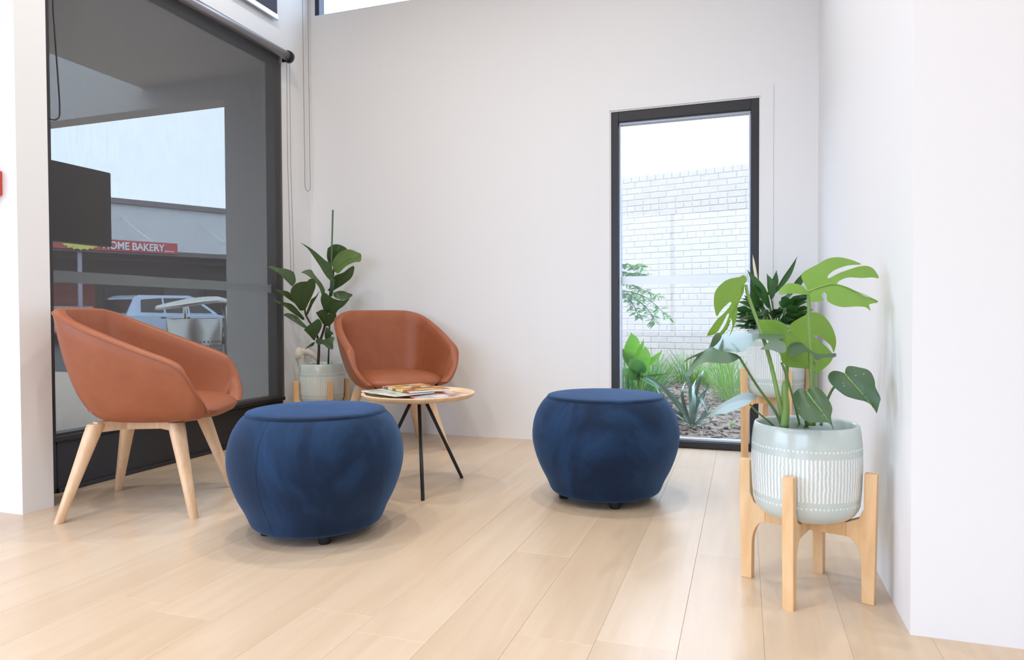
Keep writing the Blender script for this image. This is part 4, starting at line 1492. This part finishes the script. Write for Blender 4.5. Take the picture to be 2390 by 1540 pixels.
for (ol, d0, tx_, ty_, lt, rib_) in FIG:
    cx_ = sum(p[0] for p in ol) / len(ol)
    cy_ = sum(p[1] for p in ol) / len(ol)
    pl = ((cx_, cy_, d0), (cx_ + 200, cy_, d0 + tx_), (cx_, cy_ + 200, d0 + ty_))
    traced_leaf(fig, [(ol, pl)], 'fig_leaf_light' if lt else 'fig_leaf', rib=rib_, bulge=0.012, rib_r=0.0014, crop=fc, rib_mt='petiole_dark')
MB().tube([at(779, 650, FD) - fig.location, at(772, 690, FD) - fig.location], 0.012, 8).build('tie', 'stake_green', fig)

# pale ornament standing behind the fig pot
orn = thing('ornament', 'smooth cream knobbly ornament half hidden behind the fig pot', 'ornament', (-2.83, 4.16, 0))
OD = 4.88
pts = [at(699, 826, OD), at(706, 822, OD), at(720, 822, OD), at(735, 832, OD), at(748, 848, OD), at(756, 880, OD)]
m = MB()
m.tube([p - orn.location for p in cr(pts, 6)], [0.030 + 0.012 * math.exp(-((i - 2) / 5.0) ** 2) - 0.0006 * i for i in range(31)], 16)
bulb = at(698, 826, OD) - orn.location
for k in range(1):
    prof = [(0.047 * math.sin(PI * j / 12), -0.050 * math.cos(PI * j / 12)) for j in range(13)]
    m.lathe(prof, 20, tuple(bulb))
ft = at(706, 855, OD) - orn.location
m.tube(cr([bulb + Vector((0.012, 0, -0.02)), ft, ft + Vector((-0.006, 0, -0.10)), Vector((ft.x - 0.01, ft.y, 0.10)), Vector((ft.x - 0.01, ft.y, 0.0))], 5), [0.034, 0.030, 0.027, 0.026, 0.026, 0.027, 0.028, 0.030, 0.032, 0.034, 0.035, 0.036, 0.037, 0.038, 0.04, 0.042, 0.044, 0.046, 0.048, 0.05, 0.05], 16)
e1 = pts[-1] - orn.location
m.tube(cr([e1 + Vector((0, 0, 0.02)), e1 + Vector((0.01, 0, -0.12)), Vector((e1.x, e1.y, 0.0))], 6), 0.026, 12)
m.build('ornament_body', 'ornament_white', orn)
# ------------------------------------------------------------------ garden beyond the tall window
wd = Vector((-0.976, 0.216, 0)).normalized()          # wall runs away to the left
wn_ = Vector((-wd.y, wd.x, 0))
if wn_.y > 0:
    wn_ = -wn_
WO = Vector((-0.8, 9.6, 0))
wrz = math.atan2(-wd.y, -wd.x)
brick_wall = struct(thing('wall_garden', 'white painted brick wall across the garden', 'wall', WO, wrz))
# local frame: x to the right along wall, y away, z up
MB().box(-4.5, 4.5, 0.0015, 0.22, -0.1, 2.80).build('mortar_core', 'white_mortar', brick_wall)
COURSE, BL, BH, JT = 0.0835, 0.225, 0.0755, 0.008


def brick_mesh(L):
    m = MB()
    m.box(0, L, -0.004, 0.03, 0, BH, 0.005)
    return m.mesh('brick', 'white_brick')


BS, BHD = brick_mesh(BL), brick_mesh(BL / 2 - JT / 2)
mrest = MB()
rb_ = random.Random(3)
nb = 0
for row in range(33):
    z = 0.02 + row * COURSE
    header = row % 5 == 2
    Lb = (BL / 2 - JT / 2) if header else BL
    xx = -4.4 + (0.0 if row % 2 else (Lb + JT) / 2) + rb_.uniform(-0.01, 0.01)
    while xx + Lb < 4.4:
        seen = -0.95 < xx < 1.25 and 0.35 < z
        if seen and nb < 298:
            o = obj_from(BHD if header else BS, 'brick', brick_wall, (xx, -rb_.uniform(0, 0.003), z + rb_.uniform(-.0012, .0012)))
            nb += 1
        else:
            mrest.box(xx, xx + Lb, -0.004, 0.03, z, z + BH)
        xx += Lb + JT
o = mrest.build('brick_field', 'white_brick', brick_wall)
o['kind'] = 'stuff'

# bark chips on the bed
rm = random.Random(21)
m = MB()
for i in range(2600):
    x_ = rm.uniform(-1.6, 1.4)
    y_ = 4.55 + 4.2 * rm.random() ** 1.5
    a, b = rm.uniform(0, PI), rm.uniform(-0.5, 0.5)
    l_, w_, h_ = rm.uniform(0.012, 0.035), rm.uniform(0.006, 0.014), rm.uniform(0.002, 0.005)
    mt = Matrix.Translation((x_, y_, -0.011 + rm.random() * 0.006)) @ Matrix.Rotation(a, 4, 'Z') @ Matrix.Rotation(b, 4, 'Y')
    v = [mt @ Vector((sx * l_, sy * w_, sz * h_)) for sz in (-1, 1) for sx, sy in ((-1, -1), (1, -1), (1, 1), (-1, 1))]
    m.add(v, [(0, 3, 2, 1), (4, 5, 6, 7), (0, 1, 5, 4), (1, 2, 6, 5), (2, 3, 7, 6), (3, 0, 4, 7)])
o = m.build('bark_mulch', 'mulch_chip')
tag(o, 'loose brown bark chips scattered over the garden bed', 'mulch', kind='stuff')


def blade(m, root, direction, length, width, droop, n=6):
    d = Vector(direction).normalized()
    s = d.cross(Vector((0, 0, 1)))
    s = s.normalized() if s.length > 1e-3 else Vector((1, 0, 0))
    vs, fs = [], []
    p = Vector(root)
    for i in range(n + 1):
        t = i / n
        w_ = width * (1 - t ** 2.2) * (0.55 + 0.9 * min(t * 3, 1) * 0.5)
        vs += [p - s * w_, p + Vector((0, 0, -0.25 * w_)) * 0 + d.cross(s) * (0.35 * w_), p + s * w_]
        p = p + d * (length / n)
        d = (d + Vector((0, 0, -droop / n))).normalized()
    for i in range(n):
        a = i * 3
        fs += [(a, a + 1, a + 4, a + 3), (a + 1, a + 2, a + 5, a + 4)]
    m.add(vs, fs, True)


def grass_clump(label, px, depth, n, h, spread, wid, seed, mt='grass_green'):
    rg = random.Random(seed)
    p = at(px, 900, depth)
    p.z = -0.015
    t = thing('grass_clump', label, 'grass', p, 0, 'garden grass clumps')
    m = MB()
    for i in range(n):
        a = rg.uniform(0, 2 * PI)
        r_ = rg.random() ** 0.7 * spread
        root = Vector((math.cos(a) * r_ * 0.5, math.sin(a) * r_ * 0.5, 0))
        d = Vector((math.cos(a) * (0.1 + r_ * 1.2), math.sin(a) * (0.1 + r_ * 1.2), 1.0)) + Vector((rg.uniform(-.2, .2), rg.uniform(-.2, .2), 0))
        blade(m, root, d, h * rg.uniform(0.6, 1.1), wid * rg.uniform(0.7, 1.2), rg.uniform(0.5, 1.6), 5)
    m.build('blades', mt, t)['kind'] = 'stuff'
    return t


GR = [('tall grass clump at the right end of the garden bed', 1718, 6.6, 200, 0.55, 0.42, 0.0045, 1, 'grass_green'),
      ('bright grass clump against the wall beside the timber stand', 1690, 7.9, 190, 0.52, 0.42, 0.005, 2, 'grass_green'),
      ('bright grass clump in the middle of the wall base', 1608, 8.4, 180, 0.48, 0.42, 0.005, 3, 'grass_green'),
      ('grass clump under the broad leaves at the window left', 1500, 7.0, 190, 0.52, 0.42, 0.0045, 4, 'garden_leaf_dark'),
      ('grass clump close to the left window jamb', 1462, 6.3, 170, 0.52, 0.40, 0.0045, 5, 'garden_leaf_dark'),
      ('far grass clump hugging the wall behind the broad leaves', 1520, 8.2, 160, 0.50, 0.40, 0.005, 6, 'grass_green'),
      ('small sprig of grass in the bare mulch', 1706, 4.98, 9, 0.085, 0.03, 0.0025, 7, 'grass_green')]
for g in GR:
    grass_clump(*g)

# flax with strappy grey leaves, close to the glass
fp = at(1612, 993, 5.02)
fp.z = -0.015
fx = thing('flax_plant', 'grey green strappy flax just outside the glass', 'plant', fp)
FLX = [((1612, 990), (1575, 930), (1520, 885), (1496, 872)), ((1612, 990), (1588, 955), (1545, 905), (1500, 878)), ((1610, 992), (1590, 968), (1555, 950), (1528, 893)),
       ((1614, 985), (1622, 930), (1636, 880), (1643, 862)), ((1612, 985), (1612, 930), (1604, 880), (1558, 808)), ((1616, 985), (1628, 940), (1644, 915), (1655, 900)),
       ((1614, 985), (1630, 950), (1650, 905), (1661, 894)), ((1617, 988), (1638, 930), (1648, 915), (1650, 935)), ((1618, 990), (1630, 930), (1648, 950), (1660, 1000)),
       ((1618, 992), (1640, 970), (1655, 950), (1668, 938)), ((1618, 995), (1640, 975), (1662, 966), (1676, 968)), ((1614, 998), (1622, 985), (1620, 1000), (1612, 1012)),
       ((1616, 998), (1630, 985), (1640, 995), (1643, 1010)), ((1610, 990), (1598, 950), (1592, 915), (1600, 890)), ((1610, 990), (1580, 975), (1555, 948), (1540, 940)), ((1612, 990), (1620, 940), (1618, 905), (1625, 885))]
rf = random.Random(9)
for i, q in enumerate(FLX):
    dd = [5.02, 5.02 + rf.uniform(-.10, .10), 5.02 + rf.uniform(-.2, .2), 5.02 + rf.uniform(-.28, .22)]
    pts = cr([at(p[0], p[1], d_) - fp for p, d_ in zip(q, dd)], 5)
    m = MB()
    vs, fs = [], []
    n = len(pts)
    for k, p in enumerate(pts):
        t = k / (n - 1)
        tg = (pts[min(k + 1, n - 1)] - pts[max(k - 1, 0)]).normalized()
        s = (tg.cross(vf) + vf * 0.35).normalized()
        w_ = 0.011 * (0.8 + 0.5 * math.sin(PI * min(t * 1.2, 1))) * (1 - t ** 4)
        nn = s.cross(tg)
        vs += [p - s * w_, p + nn * (w_ * 0.45), p + s * w_]
    for k in range(n - 1):
        a = k * 3
        fs += [(a, a + 1, a + 4, a + 3), (a + 1, a + 2, a + 5, a + 4)]
    m.add(vs, fs, True)
    m.build('leaf', 'flax_blade', fx)

# broad leaved plant at the window's left
bp_ = at(1490, 930, 6.2)
bp_.z = -0.015
bl = thing('broadleaf_plant', 'broad bright green leaved plant by the left window jamb', 'plant', bp_)
for (b, t_, d, hw, mt) in [((1480, 835), (1473, 778), 6.2, 0.085, 'garden_leaf'), ((1482, 850), (1502, 792), 6.1, 0.035, 'garden_leaf'), ((1500, 872), (1506, 810), 6.0, 0.080, 'garden_leaf'), ((1505, 860), (1545, 818), 6.2, 0.05, 'garden_leaf'), ((1490, 855), (1452, 815), 6.3, 0.07, 'garden_leaf_dark'), ((1500, 880), (1575, 868), 6.0, 0.06, 'garden_leaf_dark'), ((1490, 880), (1448, 862), 6.0, 0.06, 'garden_leaf_dark'), ((1496, 868), (1470, 838), 5.95, 0.07, 'garden_leaf_dark'), ((1505, 885), (1540, 905), 5.9, 0.05, 'garden_leaf_dark')]:
    B, T = at(b[0], b[1], d), at(t_[0], t_[1], d - 0.15)
    leaf(bl, 'heart', B, T, vr + vf * 0.35 + vu * 0.1, hw, mt, stem=[bp_ + Vector((0, 0, 0.0)), bp_.lerp(B, 0.6), B], stem_r=0.006, curl=0.3, droop=-0.15, wave=0.06, unit_w=0.7)

# tree to the left of the window whose branches reach into view
tp = at(1330, 900, 6.6)
tp.z = -0.015
tr = thing('garden_tree', 'small leaved tree reaching in from the window left', 'tree', tp)
MB().tube(cr([Vector((0, 0, 0)), Vector((0.03, 0.02, 0.5)), Vector((-0.02, 0, 1.0)), Vector((0.02, 0.03, 1.8))], 5), [0.045 - 0.0015 * i for i in range(16)], 10).build('trunk', 'bark', tr)
BR = [[(1330, 650, 6.6), (1420, 672, 6.3), (1500, 690, 6.2), (1560, 740, 6.1)], [(1340, 660, 6.5), (1440, 655, 6.4), (1490, 672, 6.3), (1535, 690, 6.3)], [(1330, 600, 6.6), (1430, 615, 6.4), (1470, 618, 6.3), (1500, 622, 6.3)], [(1400, 672, 6.3), (1470, 690, 6.2), (1510, 720, 6.1), (1530, 752, 6.1)], [(1400, 610, 6.5), (1440, 632, 6.4), (1480, 638, 6.3), (1512, 640, 6.3)], [(1400, 668, 6.4), (1450, 685, 6.3), (1480, 715, 6.2), (1490, 740, 6.2)]]
rt = random.Random(17)
for q in BR:
    pts = cr([at(*p) - tp for p in q], 7)
    n = len(pts)
    o = MB().tube(pts, [0.008 - 0.006 * i / (n - 1) for i in range(n)], 6).build('branch', 'bark', tr)
    m = MB()
    V, Fc = SURF['lance']
    for i in range(n):
        if i < 3:
            continue
        for s in range(4):
            az = rt.uniform(0, 2 * PI)
            dirv = Vector((math.cos(az), math.sin(az), rt.uniform(-1.0, 0.15))).normalized()
            L_ = rt.uniform(0.05, 0.10)
            mm = leaf_mesh('lance', pts[i] + dirv * 0.01, pts[i] + dirv * L_, dirv.cross(Vector((rt.random(), rt.random(), 1))), 0.011, fold=0.3)
            m.add(mm.v, mm.f, True)
    o2 = m.build('leaves', 'tree_leaf', o)
    o2['kind'] = 'stuff'

# ------------------------------------------------------------------ across the street
FA = R(29)
fb = Vector((math.sin(FA), math.cos(FA), 0))
FO = Vector((-21.65, 20.127, 0))
frz = math.atan2(fb.y, fb.x)        # local x along the facade, local -y towards us
bk = thing('bakery_building', 'grey bakery shopfront across the street with red sign', 'building', FO, frz)
MB().box(-16, 9, 0.0, 6, 3.05, 5.05).build('upper_wall', 'facade_grey', bk)
MB().box(-16, 9, -0.12, 0.3, 5.05, 5.24).build('parapet', 'parapet', bk)
MB().box(-16, 9, 1.6, 6.0, -0.09, 3.05).build('shop_wall', 'shop_dark', bk)
MB().box(-16, 9, -2.2, 0.0, 3.02, 3.18).build('awning', 'shop_mid', bk)
for (a, b_, z0, z1, mt) in [(-6.0, -3.2, 0.4, 2.3, 'shop_mid'), (-2.9, -1.2, 0.2, 2.55, 'poster_red'), (-0.9, 0.9, 1.4, 2.5, 'shop_mid'), (1.2, 2.6, 0.3, 2.4, 'car_glass'), (2.9, 6.0, 1.6, 2.7, 'shop_mid')]:
    f_ = MB().box(a, b_, 1.52, 1.62, z0, z1, 0.01).build('shop_window', mt, bk)
    MB().box(a + 0.1, b_ - 0.1, 1.50, 1.53, z0 + 0.1, z0 + 0.45 * (z1 - z0)).build('poster', 'paper_white' if mt == 'poster_red' else 'shop_dark', f_)
for a in (-7.5, -2.35, 5.2):
    MB().box(a - 0.06, a + 0.06, -2.1, -1.98, -0.09, 3.02).build('awning_post', 'sign_faded', bk)
for a in (0.1, 2.9):
    MB().tube([(a - 0.75, -0.02, 4.55), (a + 0.15, -2.1, 3.18)], 0.018, 6).build('stay_rod', 'sign_white', bk)
sg = MB().box(-5.0, 0.66, -2.26, -2.20, 3.09, 3.48, 0.01).build('sign_board', 'sign_red', bk)
m = MB()
n = 36
poly = [((0.50 + 0.08 * (k % 2)) * math.cos(2 * PI * k / n) - 2.35, (0.19 + 0.05 * (k % 2)) * math.sin(2 * PI * k / n) + 3.30) for k in range(n)]
m.prism(poly, lambda u, v, t: (u, t, v), -2.28, -2.262)
m.build('sun_burst', 'sign_yellow', sg)


def lettering(text, size, x_, y_, z_, mt, parent, squeeze=1.0):
    cu = bpy.data.curves.new('lettering', 'FONT')
    cu.body = text
    cu.size = size
    cu.extrude = 0.008
    cu.offset = 0.022 * size
    tmp = bpy.data.objects.new('tmp', cu)
    COL.objects.link(tmp)
    bpy.context.view_layer.update()
    me = bpy.data.meshes.new_from_object(tmp.evaluated_get(bpy.context.evaluated_depsgraph_get()))
    bpy.data.objects.remove(tmp)
    me.materials.clear()
    me.materials.append(MAT[mt])
    o = obj_from(me, 'lettering', parent, (x_, y_, z_), (R(90), 0, 0))
    o.scale = (squeeze, 1, 1)
    return o


lettering('HOME BAKERY', 0.36, -1.72, -2.27, 3.16, 'sign_white', sg, 0.80)
lettering('......', 0.30, 0.22, -2.27, 3.16, 'sign_white', sg, 0.8)

# parked car
cz = at(292, 740, 20.4)
ca = R(10)
hd = Vector((math.sin(ca), math.cos(ca), 0))
car = thing('parked_car', 'silver blue estate car parked across the street', 'car', (cz.x, cz.y, -0.09), math.atan2(hd.y, hd.x))
# local: x forward, origin at rear right bottom corner, y left
Wc, z_off = 1.75, 0.0
body = [(0.05, 0.42), (0.0, 0.62), (0.03, 0.95), (0.12, 1.02), (3.25, 1.00), (4.25, 0.84), (4.50, 0.66), (4.52, 0.40), (4.4, 0.26), (0.25, 0.26)]
m = MB().prism(body, lambda u, v, t: (u, t, v), 0.0, Wc, 0.05)
m.build('body', 'car_paint', car)
cab = [(0.10, 1.00), (0.42, 1.52), (0.60, 1.60), (2.30, 1.62), (2.55, 1.55), (3.30, 1.00)]
m = MB()
m.prism(cab, lambda u, v, t: (u, 0.06 + (v - 1.0) * 0.28 + t * (Wc - 0.12 - (v - 1.0) * 0.56), v), 0.0, 1.0, 0.02)
m.build('cabin', 'car_paint', car)
for sgn in (0, 1):
    yy = lambda v: (0.045 + (v - 1.0) * 0.28) if sgn == 0 else (Wc - 0.045 - (v - 1.0) * 0.28)
    for wp in ([(0.55, 1.08), (0.62, 1.46), (1.30, 1.52), (1.30, 1.06)], [(1.38, 1.06), (1.38, 1.52), (2.15, 1.53), (2.15, 1.05)], [(2.23, 1.05), (2.23, 1.53), (2.42, 1.50), (3.05, 1.05)]):
        m = MB()
        vs = [(u, yy(v), v) for u, v in wp] + [(u, yy(v) + (0.02 if sgn == 0 else -0.02), v) for u, v in wp]
        m.add(vs, [(0, 1, 2, 3), (7, 6, 5, 4), (0, 4, 5, 1), (1, 5, 6, 2), (2, 6, 7, 3), (3, 7, 4, 0)])
        m.build('side_window', 'car_glass', car)
    MB().box(-0.01, 0.10, 0.0 if sgn == 0 else Wc - 0.16, 0.16 if sgn == 0 else Wc, 0.70, 0.96, 0.02).build('tail_light', 'tail_light', car)
    for xw in (0.85, 3.60):
        m = MB()
        m.prism([(xw + 0.32 * math.cos(2 * PI * k / 24), 0.32 + 0.32 * math.sin(2 * PI * k / 24)) for k in range(24)], lambda u, v, t: (u, t, v), -0.012 if sgn == 0 else Wc - 0.19, 0.19 if sgn == 0 else Wc + 0.012, 0.02)
        wh = m.build('wheel', 'tyre', car)
        m = MB()
        m.prism([(xw + 0.20 * math.cos(2 * PI * k / 20), 0.32 + 0.20 * math.sin(2 * PI * k / 20)) for k in range(20)], lambda u, v, t: (u, t, v), -0.02 if sgn == 0 else Wc, 0.0 if sgn == 0 else Wc + 0.02)
        m.build('hubcap', 'aluminium', wh)
    for xh in (1.15, 2.0):
        MB().box(xh, xh + 0.16, -0.015 if sgn == 0 else Wc, 0.0 if sgn == 0 else Wc + 0.015, 0.88, 0.92, 0.004).build('door_handle', 'black_plastic', car)
m = MB()
vs = [(0.115, 0.15, 1.06), (0.115, Wc - 0.15, 1.06), (0.375, Wc - 0.24, 1.46), (0.375, 0.24, 1.46)]
vs += [(x_ + 0.03, y_, z_ - 0.01) for x_, y_, z_ in vs]
m.add([(x_ - 0.022, y_, z_ + 0.008) for x_, y_, z_ in vs], [(0, 3, 2, 1), (4, 5, 6, 7), (0, 1, 5, 4), (1, 2, 6, 5), (2, 3, 7, 6), (3, 0, 4, 7)])
m.build('rear_window', 'car_glass', car)
MB().box(-0.06, 0.10, 0.04, Wc - 0.04, 0.36, 0.58, 0.04).build('bumper', 'car_paint', car)

# litter bin on the footpath
bn = thing('litter_bin', 'round stainless litter bin with a tilted hood on the footpath', 'bin', (-5.47, 5.76, -0.02))
MB().lathe([(0.235, 0.06), (0.26, 0.50), (0.272, 0.815), (0.262, 0.822), (0.25, 0.80), (0.235, 0.2)], 40).build('bin_body', 'bin_steel', bn)
m = MB()
for k in range(40):
    for q in range(9):
        a = 2 * PI * (k + 0.5 * (q % 2)) / 40
        z = 0.22 + q * 0.045
        r_ = 0.235 + (z - 0.06) / 0.44 * 0.025 + 0.001
        c_ = Vector((r_ * math.cos(a), r_ * math.sin(a), z))
        s_ = Vector((-math.sin(a), math.cos(a), 0)) * 0.011
        u_ = Vector((0, 0, 0.011))
        m.add([c_ - s_, c_ - u_, c_ + s_, c_ + u_], [(0, 1, 2, 3)])
o = m.build('perforation', 'bin_dark', bn)
o['kind'] = 'stuff'
MB().lathe([(0.0005, 0.03), (0.23, 0.03), (0.238, 0.06)], 30).build('bin_base', 'bin_dark', bn)
cr_ = Matrix.Rotation(YAW + R(24), 3, 'Z')
for (ox, oz) in ((0.30, 1.04),):
    m = MB().tube([cr_ @ Vector((ox + 0.03, 0.05, 0.0)), cr_ @ Vector((ox, 0.05, 0.8)), cr_ @ Vector((ox - 0.01, 0.05, 1.03))], 0.028, 12)
    m.build('post', 'bin_steel', bn)
m = MB().tube([cr_ @ Vector((-0.10, 0.30, 0.0)), cr_ @ Vector((-0.10, 0.29, 1.0))], 0.022, 10)
m.build('post', 'bin_steel', bn)
m = MB()
vs, fs = [], []
for i in range(13):
    t = i / 12
    u = -0.36 + 0.70 * t
    z = 0.955 + 0.10 * math.sin(t * PI * 0.62) - (0.03 * max(t - 0.85, 0) / 0.15)
    wv = 0.25 * math.sqrt(max(1 - (2 * t - 1) ** 2 * 0.55, 0.0))
    for v in (-wv, 0, wv):
        vs.append(cr_ @ Vector((u, v, z - 0.06 * (v / 0.25) ** 2)))
for i in range(12):
    for j in range(2):
        a = i * 3 + j
        fs.append((a, a + 3, a + 4, a + 1))
nv = len(vs)
vs2 = [v - Vector((0, 0, 0.018)) for v in vs]
fs2 = [tuple(i + nv for i in reversed(f)) for f in fs]
rim_ids = [i * 3 for i in range(13)] + [12 * 3 + 1] + [i * 3 + 2 for i in reversed(range(13))] + [1]
sf = [(rim_ids[k], rim_ids[(k + 1) % len(rim_ids)], rim_ids[(k + 1) % len(rim_ids)] + nv, rim_ids[k] + nv) for k in range(len(rim_ids))]
m.add(vs + vs2, fs + fs2 + sf, True)
o = m.build('hood', 'bin_steel', bn)
o.data.set_sharp_from_angle(angle=R(40))

bo = thing('bollard', 'slim white bollard standing right of the litter bin', 'bollard', (-5.05, 6.15, -0.02))
MB().lathe([(0.0, 0.72), (0.03, 0.72), (0.042, 0.70), (0.048, 0.0)][::-1], 20).build('bollard_post', 'sign_white', bo)
MB().lathe([(0.075, 0.0), (0.07, 0.02), (0.05, 0.022)], 20).build('base_plate', 'aluminium', bo)

# ------------------------------------------------------------------ ceiling downlights
for (x_, y_) in LAMP_SPOTS:
    downlight(x_, y_)
